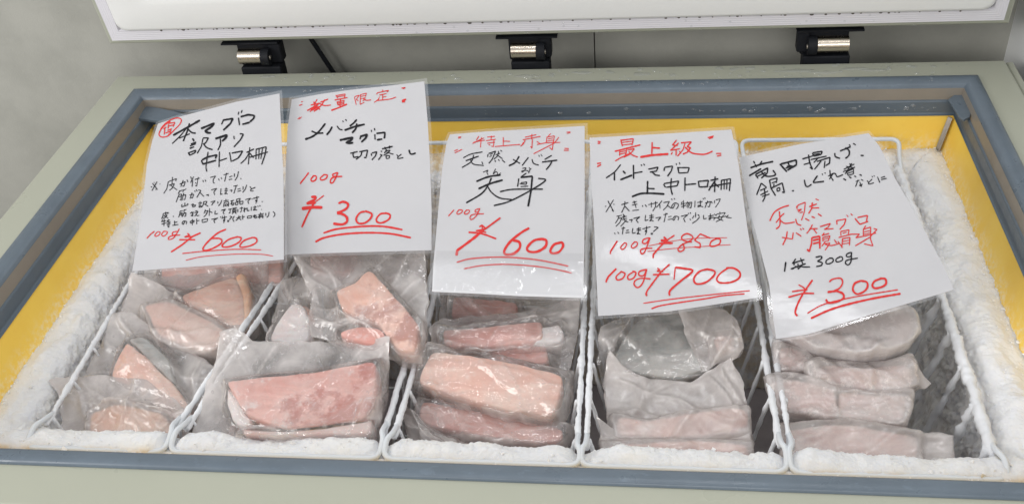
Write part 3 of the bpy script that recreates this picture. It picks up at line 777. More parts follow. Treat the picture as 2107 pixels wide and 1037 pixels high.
    Q[0], Q[-1], Q[:, 0], Q[:, -1] = P[0], P[-1], P[:, 0], P[:, -1]
    m = MB(); m.grid(wpt(P), True); m.grid(wpt(Q))
    f = m.build('film', fm, t, sub=1)
    a = f.data.attributes.new('gap', 'FLOAT', 'POINT'); a.data.foreach_set('value', np.concatenate([gap.ravel(), np.full(gap.size, 0.30)]).astype(np.float32))
    return t
GP = ['packs in the left basket', 'packs in the second basket', 'packs in the middle basket', 'packs in the fourth basket', 'packs in the right basket']
# left basket, back to front
pack('dark pink pack showing only as a strip below the sign with the circled red character',
     ([(300, 470), (590, 450)], [(292, 640), (600, 600)], [(300, 470), (296, 560), (292, 640)], [(590, 450), (596, 540), (600, 600)]),
     [([(335, 500), (575, 480), (580, 575), (340, 590)], 'rose')], -0.165, 16, 0.024, group=GP[0])
pack('pouch with an orange wedge and pointed flap just below the leftmost sign',
     ([(283, 578), (330, 570), (420, 562), (500, 548), (557, 533)], [(270, 650), (360, 690), (440, 706), (524, 690)], [(283, 578), (276, 610), (270, 650)], [(557, 533), (552, 590), (538, 650), (524, 690)]),
     [([(376, 608), (430, 588), (482, 571), (496, 590), (503, 640), (500, 672), (450, 662), (392, 634)], 'salmon'), ([(484, 570), (500, 562), (513, 600), (512, 664), (500, 668), (497, 620)], 'orange')],
     -0.150, 16, 0.022, group=GP[0], fm=FILM_CLEAR)
pack('pouch with faint pink fish and a long slanted upper edge, behind the dark skinned pack',
     ([(282, 572), (330, 588), (390, 622), (450, 655), (515, 676)], [(235, 668), (310, 705), (380, 735), (452, 742)], [(282, 572), (262, 610), (235, 668)], [(515, 676), (490, 705), (452, 742)]),
     [([(300, 630), (350, 622), (430, 660), (470, 690), (440, 725), (330, 690)], 'salmon')], -0.143, 17, 0.024, group=GP[0], fm=FILM_DENSE)
pack('pouch holding a pink wedge with a strip of dark skin, in the left basket',
     ([(232, 652), (262, 640), (300, 664), (360, 706), (450, 758)], [(165, 792), (230, 852), (320, 893), (398, 880)], [(232, 652), (205, 715), (165, 792)], [(450, 758), (432, 815), (398, 880)]),
     [([(264, 706), (290, 728), (330, 765), (362, 800), (402, 862), (392, 885), (330, 840), (280, 800), (234, 778), (245, 740)], 'salmon'),
      ([(266, 700), (300, 692), (345, 740), (362, 796), (335, 770), (295, 730)], 'grey', 0.004)], -0.132, 18, 0.026, group=GP[0], fm=FILM)
pack('crumpled milky pouch lying at the front left corner of the left basket',
     ([(107, 788), (150, 776), (210, 770), (300, 780), (345, 812), (400, 858)], [(128, 940), (220, 944), (310, 944), (380, 934)], [(107, 788), (126, 815), (126, 850), (128, 940)], [(400, 858), (394, 890), (380, 934)]),
     [([(190, 850), (240, 832), (330, 850), (352, 890), (300, 912), (190, 908)], 'orange')], -0.118, 19, 0.024, group=GP[0], fm=FILM_DENSE, slack=0.07)
# second basket
pack('dark rose pack half hidden under the sign with two red lines of limited stock',
     ([(612, 470), (880, 460)], [(608, 590), (880, 600)], [(612, 470), (608, 590)], [(880, 460), (880, 600)]),
     [([(640, 480), (740, 490), (730, 560), (640, 560)], 'rose')], -0.170, 16, 0.024, group=GP[1])
pack('small pouch with a frosty white peak beside the left divider of the second basket',
     ([(585, 580), (612, 572), (640, 582), (655, 600)], [(545, 716), (600, 724), (668, 716)], [(585, 580), (566, 640), (545, 716)], [(655, 600), (664, 650), (668, 716)]),
     [([(600, 626), (622, 628), (634, 660), (636, 714), (550, 712), (572, 664)], 'white'), ([(618, 624), (640, 634), (648, 664), (632, 670)], 'brown', 0.005)], -0.140, 17, 0.022, group=GP[1])
pack('large clear pouch of brown pink offcuts leaning over the middle divider',
     ([(606, 526), (680, 522), (780, 515), (876, 512)], [(640, 694), (700, 712), (790, 738), (868, 749)], [(606, 526), (622, 570), (640, 610), (632, 650), (640, 694)], [(876, 512), (882, 600), (878, 690), (868, 749)]),
     [([(694, 600), (730, 588), (762, 556), (792, 590), (835, 640), (872, 682), (876, 712), (846, 735), (808, 705), (778, 660), (712, 640)], 'brown'), ([(700, 680), (742, 670), (786, 678), (794, 706), (740, 712), (700, 706)], 'red', 0.002)],
     -0.088, 17, 0.026, group=GP[1], fm=FILM_CLEAR, slack=0.07)
pack('pink fish pack lying below the big flat pack at the front of the second basket',
     ([(418, 860), (790, 858)], [(405, 945), (780, 950)], [(418, 860), (405, 945)], [(790, 858), (780, 950)]),
     [([(480, 872), (765, 866), (768, 940), (470, 935)], 'icy')], -0.145, 12, 0.024, group=GP[1])
pack('big flat pouch with a broad pink fillet and a twisted white corner',
     ([(462, 690), (490, 678), (520, 700), (620, 704), (720, 706), (806, 704)], [(392, 912), (500, 915), (640, 915), (776, 912)], [(462, 690), (440, 750), (412, 830), (392, 912)], [(806, 704), (800, 770), (790, 840), (776, 912)]),
     [([(474, 784), (560, 774), (640, 768), (700, 756), (762, 746), (766, 790), (754, 838), (742, 858), (660, 868), (590, 878), (512, 852), (492, 815)], 'pink'), ([(505, 880), (600, 886), (700, 872), (766, 862), (764, 896), (505, 900)], 'icy', 0.004), ([(468, 796), (484, 812), (502, 846), (520, 866), (500, 880), (478, 866), (466, 830)], 'white', 0.007)],
     -0.080, 17, 0.030, group=GP[1], fm=FILM, slack=0.055)
# middle basket
pack('dark rose bar showing just below the frosty bottom edge of the middle sign',
     ([(905, 590), (1000, 588), (1100, 592), (1195, 600)], [(905, 668), (1000, 675), (1100, 680), (1190, 690)], [(905, 590), (905, 668)], [(1195, 600), (1190, 690)]),
     [([(936, 610), (1062, 622), (1056, 660), (930, 652)], 'rose')], -0.160, 16, 0.022, group=GP[2], fm=FILM_CLEAR)
pack('short rosy bar between the white tipped bar and the big pale slab',
     ([(985, 704), (1090, 700), (1190, 690)], [(1000, 768), (1100, 768), (1165, 775)], [(985, 704), (1000, 768)], [(1190, 690), (1178, 735), (1165, 775)]),
     [([(1006, 724), (1060, 716), (1120, 710), (1126, 746), (1060, 752), (1010, 750)], 'rose')], -0.146, 17, 0.022, group=GP[2], fm=FILM_CLEAR)
pack('bar with a white frosted tip in a clear pouch, upper part of the middle basket',
     ([(888, 690), (912, 662), (1000, 648), (1100, 636), (1196, 620)], [(895, 738), (990, 738), (1100, 728), (1182, 722)], [(888, 690), (890, 712), (895, 738)], [(1196, 620), (1192, 665), (1182, 722)]),
     [([(916, 678), (1000, 672), (1110, 660), (1112, 700), (1010, 712), (920, 712)], 'rose'), ([(1096, 680), (1150, 664), (1162, 690), (1156, 704), (1092, 704)], 'white', 0.001)], -0.134, 17, 0.022, group=GP[2], fm=FILM_CLEAR)
pack('pale crumpled pouch corner sticking out at the lower left of the middle basket',
     ([(826, 838), (868, 868)], [(842, 928), (1010, 934)], [(826, 838), (842, 928)], [(868, 868), (920, 898), (1010, 934)]),
     [([(880, 905), (1000, 915), (1004, 932), (880, 928)], 'icy')], -0.142, 15, 0.016, group=GP[2], fm=FILM_DENSE)
pack('brownish pink slab in clear film lying under the big pale slab',
     ([(860, 808), (960, 834), (1070, 858), (1186, 878)], [(846, 880), (920, 915), (1050, 930), (1160, 934)], [(860, 808), (852, 845), (846, 880)], [(1186, 878), (1180, 905), (1160, 934)]),
     [([(876, 826), (960, 842), (1060, 862), (1150, 880), (1142, 914), (1050, 902), (950, 886), (868, 868)], 'rose')], -0.135, 15, 0.028, group=GP[2], fm=FILM)
pack('big pale salmon slab lying on top in the middle basket',
     ([(880, 722), (960, 724), (1060, 745), (1182, 768)], [(850, 806), (930, 838), (1050, 868), (1156, 884)], [(880, 722), (862, 765), (850, 806)], [(1182, 768), (1178, 825), (1156, 884)]),
     [([(896, 726), (960, 732), (1060, 750), (1152, 772), (1144, 808), (1128, 852), (1030, 836), (940, 812), (866, 790), (878, 755)], 'salmon')], -0.116, 17, 0.030, group=GP[2], fm=FILM_CLEAR, slack=0.045)
# fourth basket
pack('pack of grey fish skin under crackled clear film, below the struck out price',
     ([(1232, 690), (1262, 662), (1320, 640), (1400, 630), (1480, 640)], [(1240, 790), (1300, 790), (1390, 800), (1460, 785)], [(1232, 690), (1228, 740), (1240, 790)], [(1480, 640), (1490, 700), (1460, 785)]),
     [([(1262, 752), (1282, 706), (1310, 664), (1350, 650), (1420, 650), (1440, 690), (1450, 750), (1430, 778), (1340, 768)], 'grey')], -0.138, 18, 0.028, group=GP[3], fm=FILM_CLEAR, slack=0.07)
pack('empty looking twisted pouch end to the right of the grey skinned pack',
     ([(1390, 636), (1440, 626), (1490, 640), (1518, 672)], [(1446, 768), (1470, 752), (1520, 735), (1530, 720)], [(1390, 636), (1412, 690), (1446, 768)], [(1518, 672), (1526, 700), (1530, 720)]),
     [([(1470, 690), (1510, 690), (1512, 715), (1480, 725)], 'icy', 0.006)], -0.128, 19, 0.018, group=GP[3], fm=FILM_DENSE, slack=0.1)
pack('milky pouch with two raised corners and a brown pink fillet',
     ([(1254, 732), (1290, 760), (1340, 778), (1420, 784), (1470, 762), (1506, 736)], [(1262, 928), (1350, 936), (1450, 930), (1550, 920)], [(1254, 732), (1240, 790), (1246, 850), (1262, 928)], [(1506, 736), (1526, 790), (1546, 850), (1550, 920)]),
     [([(1278, 856), (1340, 866), (1420, 850), (1480, 842), (1538, 842), (1540, 886), (1440, 896), (1280, 896)], 'tan')], -0.124, 20, 0.026, group=GP[3], fm=FILM_DENSE)
pack('low front pouch with a straight salmon bar along the frost in the fourth basket',
     ([(1226, 866), (1256, 888), (1350, 884), (1450, 876), (1542, 884)], [(1238, 996), (1340, 1000), (1440, 1000), (1552, 996)], [(1226, 866), (1236, 910), (1238, 996)], [(1542, 884), (1550, 925), (1552, 996)]),
     [([(1258, 916), (1340, 910), (1440, 908), (1530, 914), (1534, 962), (1254, 956)], 'tan')], -0.116, 20, 0.024, group=GP[3], fm=FILM_DENSE)
# right basket
pack('round white pouch of cracked frost under the rightmost sign',
     ([(1582, 640), (1680, 620), (1780, 600), (1885, 640)], [(1600, 690), (1680, 728), (1780, 742), (1860, 722)], [(1582, 640), (1585, 665), (1600, 690)], [(1885, 640), (1893, 685), (1860, 722)]),
     [([(1605, 655), (1680, 636), (1780, 618), (1866, 646), (1876, 684), (1846, 714), (1780, 730), (1690, 716), (1620, 688)], 'icy')], -0.108, 18, 0.024, group=GP[4], fm=FILM_WHITE, slack=0.06)
pack('pinkish frosted pouch at the left, tucked below the white cracked pouch',
     ([(1588, 700), (1640, 706), (1700, 738)], [(1590, 776), (1640, 776), (1680, 772)], [(1588, 700), (1586, 740), (1590, 776)], [(1700, 738), (1694, 756), (1680, 772)]),
     [([(1606, 714), (1650, 720), (1672, 748), (1650, 766), (1606, 764)], 'icy')], -0.132, 18, 0.016, group=GP[4], fm=FILM_ICY, slack=0.09)
pack('frosty pouch with a pointed corner at the right rail of the right basket',
     ([(1650, 758), (1700, 738), (1790, 744), (1872, 736)], [(1660, 800), (1760, 815), (1850, 820), (1916, 790)], [(1650, 758), (1655, 780), (1660, 800)], [(1872, 736), (1890, 760), (1916, 790)]),
     [([(1668, 768), (1700, 750), (1790, 756), (1862, 750), (1876, 786), (1840, 806), (1760, 804), (1676, 792)], 'icy')], -0.126, 18, 0.017, group=GP[4], fm=FILM_ICY, slack=0.09)
pack('frosted pouch with scattered pink and tan pieces, middle of the right basket',
     ([(1570, 778), (1600, 768), (1680, 780), (1770, 802), (1880, 804)], [(1590, 850), (1660, 866), (1760, 880), (1868, 884)], [(1570, 778), (1580, 815), (1590, 850)], [(1880, 804), (1876, 845), (1868, 884)]),
     [([(1590, 782), (1640, 782), (1716, 800), (1722, 862), (1660, 856), (1600, 842)], 'icy'), ([(1728, 806), (1800, 812), (1868, 814), (1860, 876), (1790, 874), (1732, 864)], 'icy', 0.003)], -0.122, 18, 0.018, group=GP[4], fm=FILM_ICY, slack=0.09)
pack('smooth milky pouch lying along the front of the right basket',
     ([(1598, 878), (1680, 864), (1750, 862), (1830, 878), (1962, 896)], [(1600, 996), (1720, 1002), (1850, 1006), (1962, 1008)], [(1598, 878), (1598, 920), (1600, 996)], [(1962, 896), (1964, 950), (1962, 1008)]),
     [([(1616, 888), (1690, 876), (1750, 874), (1830, 890), (1880, 900), (1878, 972), (1740, 966), (1620, 956)], 'icy')], -0.116, 19, 0.019, group=GP[4], fm=FILM_DENSE, slack=0.07)

# ------------------------------------------------------------------ signs
def lerp_grid(nu, nv, m0=0.0):
    return np.meshgrid(np.linspace(-m0, 1 + m0, nu), np.linspace(-m0, 1 + m0, nv))
class SignPlane:
    def __init__(s, pose, curl, corner):
        r = Matrix.Rotation(pose[2], 3, 'Z') @ Matrix.Rotation(pose[1], 3, 'Y') @ Matrix.Rotation(pose[0], 3, 'X')
        s.R = np.array(r); s.o = np.array(pose[3:6]); s.curl = curl; s.corner = corner
    def at(s, px, lift=0.0):
        n = s.R[:, 2]; P = on_plane(px, s.o, n); q = (P - s.o) @ s.R; d = rays(px)
        e = np.maximum(0, (q[:, 1] / 0.135) * 1.0 + s.corner * (-q[:, 0] / 0.095) * 0.6 - 0.75)
        k = s.curl * e ** 2 + 0.0012 * np.sin(q[:, 1] * 21 + q[:, 0] * 9)
        return P + d * (k - np.asarray(lift))[:, None] if np.ndim(lift) else P + d * (k - lift)[:, None]
def stroke_px(P, width, smooth, seed):
    P = np.asarray(P, float)
    if len(P) == 1: P = np.vstack([P - [width * 0.3, 0], P + [width * 0.3, 0]])
    if smooth and len(P) > 2: P = catmull(P, 7)
    else:                                   # soften the corners of a pen turn a little
        if len(P) > 2: P = round_path(P, width * 0.5, False, 3)
    P = resample(P, max(0.6, width * 0.28)); m = len(P)
    T = np.gradient(P, axis=0); T /= np.linalg.norm(T, axis=1, keepdims=True) + 1e-9
    N = np.stack([-T[:, 1], T[:, 0]], 1)
    w = width * 0.5 * (1 + 0.16 * vnoise(np.stack([np.arange(m) * 0.23, np.full(m, seed * 1.7), np.zeros(m)], 1), seed))
    k = np.minimum(np.arange(m), np.arange(m)[::-1]) / max(1.0, (width * 0.3) / max(0.6, width * 0.28))
    w = w * np.clip(0.55 + 0.45 * k, 0.55, 1.0)
    return P + N * w[:, None], P - N * w[:, None]
def write(sp, groups, name, m, parent, seed0=0):
    b = MB(); c = seed0
    for ox, oy, sc, width, text in groups:
        wd = width
        for st in text.split('/'):
            st = st.strip()
            if not st: continue
            smooth = '~' in st; st = st.replace('~', ''); w = wd
            if ':' in st: a, st = st.split(':'); w = float(a)
            v = [float(x) for x in st.split()]
            P = np.array(v).reshape(-1, 2) * sc + [ox, oy]
            A, B = stroke_px(P, w * sc, smooth, c)
            c += 1; lift = 0.00045 + 0.00003 * (c % 16)
            A, B = sp.at(A, lift), sp.at(B, lift)
            b.grid(np.stack([A, B], 0))
    return b.build(name, m, parent, smooth=False)
def sign(label, pose, sides, curl, corner, black, red, icy=0.0):
    sp = SignPlane(pose, curl, corner)
    t = thing('price_sign', label, 'price sign', tuple(sp.o + sp.R[:, 1] * -0.13), 'handwritten price signs on the packs')
    T, B, Lf, Rt = sides
    U, V = lerp_grid(30, 42); px = coons(T, B, Lf, Rt, U, V)
    q = MB(); q.grid(sp.at(px.reshape(-1, 2)).reshape(42, 30, 3), True); o = q.build('sheet', M['paper'], t)
    a = o.data.attributes.new('ice', 'FLOAT', 'POINT'); a.data.foreach_set('value', (sstep(0.80, 0.92, V + 0.05 * fbm(np.stack([U * 9, V * 4, 0 * U], -1), 5, 2)) * icy).ravel().astype(np.float32))
    so = o.modifiers.new('thickness', 'SOLIDIFY'); so.thickness = 0.0005; so.offset = -1; o.modifiers.new('edges', 'EDGE_SPLIT').split_angle = math.radians(40)
    U, V = np.meshgrid(np.linspace(-0.022, 1.022, 30), np.linspace(-0.017, 1.017, 42)); px = coons(T, B, Lf, Rt, U, V)
    q = MB(); q.grid(sp.at(px.reshape(-1, 2), -0.0011).reshape(42, 30, 3), True); q.build('laminate_pouch', M['laminate'], t)
    if icy:
        U, V = np.meshgrid(np.linspace(0.01, 0.99, 150), np.linspace(0.74, 0.985, 52)); px = coons(T, B, Lf, Rt, U, V); Pw = sp.at(px.reshape(-1, 2), 0.0)
        n3 = fbm(Pw * 150, 55, 3, 0.6); env = (sstep(0.74, 0.86, V) * sstep(0.99, 0.95, V)).ravel() * sstep(-0.5, 0.2, fbm(Pw * 22, 57, 2))
        q = MB(); q.grid(sp.at(px.reshape(-1, 2), 0.0009 + env * (0.0010 + 0.0010 * n3)).reshape(52, 150, 3), True); q.build('ice_glaze', M['glaze'], t)
    write(sp, black, 'black_lettering', M['ink_black'], t) if black else None
    write(sp, red, 'red_lettering', M['ink_red'], t, 5)
    return t
C1 = (290, 180, 0.1736); C2 = (290, 340, 0.2122); C3 = (590, 170, 0.1639); C4 = (590, 330, 0.1929); C5 = (900, 260, 0.1736)
C6 = (890, 410, 0.2025); C7 = (1210, 265, 0.2169); C8 = (1210, 470, 0.1736); C9 = (1520, 270, 0.1543); C10 = (1560, 390, 0.1639); C11 = (1580, 540, 0.1803)
sign('laminated sheet with a circled red character and eight lines of black writing, leftmost sign',
     (0.3224, -0.0455, 0.1833, -0.4027, 0.4454, 0.0544),
     ([(325, 255), (372, 240), (434, 224), (486, 210), (575, 193)], [(272, 558), (350, 552), (450, 545), (584, 534)],
      [(325, 255), (313, 291), (302, 340), (295, 410), (285, 480), (272, 558)], [(575, 193), (579, 280), (583, 360), (584, 450), (584, 534)]), 0.020, 1.0,
 [(*C1, 18, '26:~380 570 560 470 700 390/575 425 545 530 500 640/~14:555 465 470 570 370 668/~550 490 600 535 650 545/14:450 605 580 550/26:710 490 870 425 835 470 755 520/26:755 515 790 540 830 540'
   '/16:978 385 955 440/22:970 390 1090 370 1060 430 975 510/14:1160 290 1152 325/14:1200 270 1188 305/16:1155 360 1168 450/22:1180 350 1270 325 1345 335 1335 370 1290 410/20:1200 440 1290 415'
   '/610 605 630 640/590 672 655 650/580 695 650 668/575 725 630 705/560 770 580 810/16:570 775 650 745 640 775 580 805/16:735 600 800 600 765 660 735 675/14:735 605 715 700 665 785/~16:740 670 780 715 850 740'
   '/26:880 610 1020 565 1010 595 960 640/16:~940 610 940 680 910 745/14:1100 575 1105 615/16:1170 550 1215 555 1180 620 1100 708'
   '/16:715 865 735 915/20:720 862 790 825 900 800 880 845/20:730 910 890 865/13:~795 765 775 900 770 950 780 1000/15:930 760 925 945/15:935 870 1020 840'
   '/15:1050 770 1070 885/18:1075 780 1205 755 1180 800 1150 840/16:1080 875 1150 840/15:1250 773 1340 730/13:1290 710 1280 820 1272 915/13:1285 770 1240 850 1180 905/15:1290 780 1335 835'
   '/13:1365 730 1362 855/15:1360 735 1485 705 1470 800 1430 915/12:1400 735 1395 850/12:1440 725 1420 850/14:1285 830 1400 795 1505 765'),
  (*C2, 8, '155 160 105 248/110 175 160 238/95 208 108 214/180 182 188 186/140 232 148 240/125 165 130 172/265 160 250 230 220 275/265 160 345 130 335 155/305 115 300 190/270 195 325 180 300 225 275 245/285 195 350 240'
   '/375 185 430 160 415 205 400 200/410 145 385 210/445 140 455 165/480 110 490 135/510 110 480 170/500 145 495 210/520 140 570 125/555 115 540 205 525 195/525 165 535 180'
   '/600 145 605 165/620 140 630 160/670 120 725 105 700 140 700 170 715 175/750 130 760 150/775 120 785 135/800 95 850 80/830 75 810 160/855 115 885 105/850 140 885 135/905 80 905 115/945 60 935 110 910 150/965 125 972 136'
   '/375 245 362 278/375 252 405 240/415 235 405 262/415 242 440 230/370 280 340 360/370 285 395 280 385 340 375 335/365 308 390 300/400 297 435 285 425 335 410 330/415 270 395 345'
   '/470 290 510 280 500 318 485 312/495 265 475 325/520 245 525 260/535 235 545 255/555 240 580 245 560 280 540 315/572 265 610 305/630 290 655 285 650 302/680 240 735 225 705 260 715 290'
   '/775 225 770 285 790 278/810 235 840 228/808 252 845 245/825 215 825 275 810 280 815 268 840 280/860 245 885 240 875 260/895 205 940 195/925 195 900 275/935 235 965 225/935 255 970 245/990 205 990 240/1025 190 1010 235 985 265/1055 205 1070 228/~1110 215 1070 232 1062 248 1092 250'
   '/400 378 390 396/425 363 425 390/445 372 460 380/455 385 390 405/485 385 510 375 495 400/505 392 530 384 525 400 497 406/570 350 575 360/555 370 592 362/560 383 585 378/560 396 566 410 585 404 582 394 560 396/605 355 640 350 630 375 606 378/608 355 602 385 585 410/618 378 652 400'
   '/675 357 720 345 703 366/700 360 685 390/745 350 745 372/782 338 772 370 750 395/800 350 850 340/822 328 825 345/805 365 800 406/805 365 850 355 848 402/815 382 840 376 838 394 818 397 815 382/868 348 902 340/886 346 868 380/880 370 900 365 898 386 882 390 880 370'
   '/925 332 962 322 956 347 928 352 925 332/912 362 940 356 938 382 916 385 912 362/955 355 990 348 986 376 960 380 955 355/1010 335 1065 320 1035 350 1045 375/1075 323 1080 334/1090 316 1096 328/1095 320 1145 308/1122 298 1125 345 1110 350 1112 338 1125 342 1113 372/1170 355 1180 351'
   '/215 470 212 495 198 522/215 470 265 458 258 472/240 452 240 490/220 492 255 482 240 505 212 518/228 495 264 514/310 492 317 501/385 440 372 462/385 447 405 440/420 428 414 452/420 437 440 428/378 465 365 506/378 465 400 460 394 497/375 481 396 475/408 470 438 460 430 497 418 495/422 453 400 502'
   '/475 466 515 455/490 450 505 478 482 488 506 492/525 446 547 440/520 465 555 450 520 496/535 476 545 492 566 485/625 430 610 470/622 447 650 440 635 475 608 502/625 460 640 472/665 418 660 492/666 446 692 462/720 440 715 475 746 468/775 440 820 425 795 455 806 476'
   '/845 430 880 422/865 428 862 466 850 462/885 420 930 410/905 414 900 428/890 430 888 462/890 430 922 425 920 456/890 444 918 438/890 456 920 450/898 460 883 472/910 458 927 470/940 424 938 457/955 420 992 412/975 403 975 440 963 458/1005 408 1003 457/993 427 1015 420 993 447/~1015 425 1030 415 1030 440 1052 438'
   '/1070 403 1068 442/1085 411 1120 402/1105 393 1105 432 1090 438 1092 425 1126 437/1132 393 1138 405/1150 388 1157 400/1165 432 1172 428/205 547 242 536/210 528 198 552/225 523 222 592/198 572 242 560/250 541 280 530/265 523 262 550/244 557 288 547/247 574 287 564/272 550 270 602 258 596/254 580 260 590'
   '/325 538 325 576/328 556 352 549/303 584 362 574/~425 545 410 572 398 560 412 542 440 545 438 574/475 545 480 562/475 545 517 535 511 554/480 562 513 553/497 522 498 582/540 518 540 572/542 541 567 534/590 530 595 556 642 545 646 519 590 530/682 526 747 511 705 535 716 562/770 498 775 510/787 493 793 505'
   '/780 516 832 500/808 488 812 535 798 540 800 528 812 531 800 560/845 530 838 545 847 550 851 535/860 495 882 500 854 530/~905 493 890 520 902 548/925 511 972 499/950 488 945 515 918 537/948 510 972 532/985 483 985 527/987 503 1007 498/1030 496 1033 516 1072 508 1073 488 1030 496'
   '/1100 477 1100 510 1115 513 1127 498/1085 491 1122 484/1085 502 1120 495/1135 481 1192 468/1160 458 1150 490 1133 510/1150 490 1150 520/1150 491 1183 484 1180 517/1152 503 1179 497/1210 463 1210 492/1242 453 1236 490 1218 507/~1280 448 1299 475 1284 503')],
 [(*C1, 13, '~215 545 250 470 330 400 420 365 475 380 465 430 400 500 320 575 250 590 215 565 225 520 280 450 350 405/285 470 275 560/320 430 400 415 380 470/330 460 390 445/265 492 300 470/310 512 365 490/290 542 350 520/355 500 340 560 320 555/325 440 320 490'),
  (*C2, 10, '130 640 90 670 55 710/~160 645 135 675 145 690 175 675 185 650 160 643/~220 640 200 670 215 688 245 670 255 645 218 640/~350 640 310 650 305 675 340 670 372 615/~372 615 320 700 270 720 268 700 300 685 380 676'
   '/15:578 655 500 690 400 770 290 842/14:450 660 472 680 420 695 490 692/14:370 722 525 722/~15:825 620 740 660 650 740 603 800 615 825 680 812 760 770 785 735 760 710 680 710/~14:930 695 850 720 790 770 800 792 870 785 950 745 970 705 925 692/~14:1080 700 1000 730 960 775 975 795 1060 780 1120 745 1115 708 1075 700'
   '/~9:400 855 600 835 900 815 1165 820/~7:435 920 600 885 900 862 1150 862 1280 880')])
sign('sheet raised highest and headed by four red characters, 300 yen, second from the left',
     (0.3804, 0.016, 0.1614, -0.2112, 0.4947, 0.0446),
     ([(600.5, 205), (660, 194), (721, 185.5), (800, 177), (873, 168)], [(585, 524), (700, 520), (888, 515)], [(600.5, 205), (592, 260), (588, 340), (586, 430), (585, 524)], [(873, 168), (880, 250), (885, 340), (888, 430), (888, 515)]), 0.014, 1.0,
 [(*C3, 18, '~26:485 515 400 620 320 680 230 715/20:~310 610 380 637 460 635/24:570 555 545 605 500 660/16:~630 545 660 585 700 597/14:700 480 712 498/14:735 463 752 482/22:880 465 840 510 790 550/26:725 600 850 555 980 525/24:~880 515 865 580 820 635'
   '/28:665 725 830 690 805 728 750 752/28:738 752 790 765 835 755/20:928 680 918 715/26:920 680 1010 652 990 700 935 750/14:1060 595 1065 622/14:1100 573 1105 604/18:1105 650 1110 720/24:1125 640 1235 628 1225 705/24:1130 722 1200 710'
   '/16:795 890 890 868/16:850 868 830 900 840 942 900 930/17:910 870 1015 850 995 945 968 940/16:945 865 930 920 868 966/16:1060 888 1065 922/16:1070 885 1130 870 1115 920 1068 972/18:1195 835 1330 802/16:1230 808 1240 842/16:1290 793 1290 832/15:1180 858 1195 872/15:1170 905 1190 907/15:1150 972 1180 930 1200 908'
   '/14:1255 840 1225 890/14:1240 860 1300 850 1270 885 1215 917/14:1250 875 1340 902/14:1245 915 1250 957 1287 950 1290 918 1245 918/14:1380 903 1395 930/~14:1440 900 1400 932 1397 955 1465 943/~20:1535 845 1548 890 1575 900 1620 885')],
 [(*C3, 14, '10:180 245 202 240/12:155 290 195 276/9:138 462 165 435/9:155 462 187 432/12:1440 72 1492 66 1455 82/24:1445 232 1498 212/20:1445 245 1485 240/16:255 355 400 272/300 285 412 260/340 240 350 300/380 213 350 270/290 370 330 330 420 300/420 250 520 210/~480 215 430 290 368 352/~400 260 470 290 555 285/360 300 420 342/300 340 400 318 340 366/320 320 390 300/16:300 355 360 330'
   '/11:615 160 640 200/11:625 165 735 145 722 190/11:635 181 720 168/600 222 762 190/11:630 240 640 282/11:635 245 722 225 710 270/11:640 262 712 248/675 200 668 300/640 285 722 268/20:558 352 650 318 757 273'
   '/10:850 185 872 282/10:850 180 910 160 872 215 900 232/10:925 150 920 275/10:925 155 1000 135 986 180/9:930 177 985 165/9:930 207 990 190/10:920 277 972 250/~12:960 205 1000 225 1057 219/10:985 205 950 237'
   '/10:1200 93 1210 115/11:1125 150 1140 130 1280 100 1258 122/10:1160 160 1252 140/10:1205 150 1200 226/10:1205 186 1252 178/12:1165 180 1150 215 1098 252/~12:1135 228 1220 220 1310 207 1372 184'),
  (*C4, 15, '~235 130 190 190 150 240 152 252/~285 165 258 205 275 225 310 205 312 170 280 165/~395 155 358 190 370 211 415 197 432 160 390 152/~545 130 490 150 500 172 530 165 545 130/~545 130 520 190 490 240 466 236 472 200 510 178 592 172'
   '/28:260 392 312 388 298 420 215 460/12:395 375 310 440/34:160 515 280 500 380 503/28:210 460 310 450/20:~300 440 230 560 160 715/~24:550 460 600 442 652 465 640 510 580 545 535 558/~26:535 565 590 572 638 605 640 655 590 683 495 675'
   '/~20:835 545 780 560 740 620 762 670 830 668 890 622 905 570 835 540/~20:1060 565 1000 572 957 622 968 660 1020 665 1090 627 1100 580 1045 560/~20:390 775 550 730 850 702 1050 707 1235 740/~20:305 870 400 825 600 787 850 772 1100 782 1325 825')])
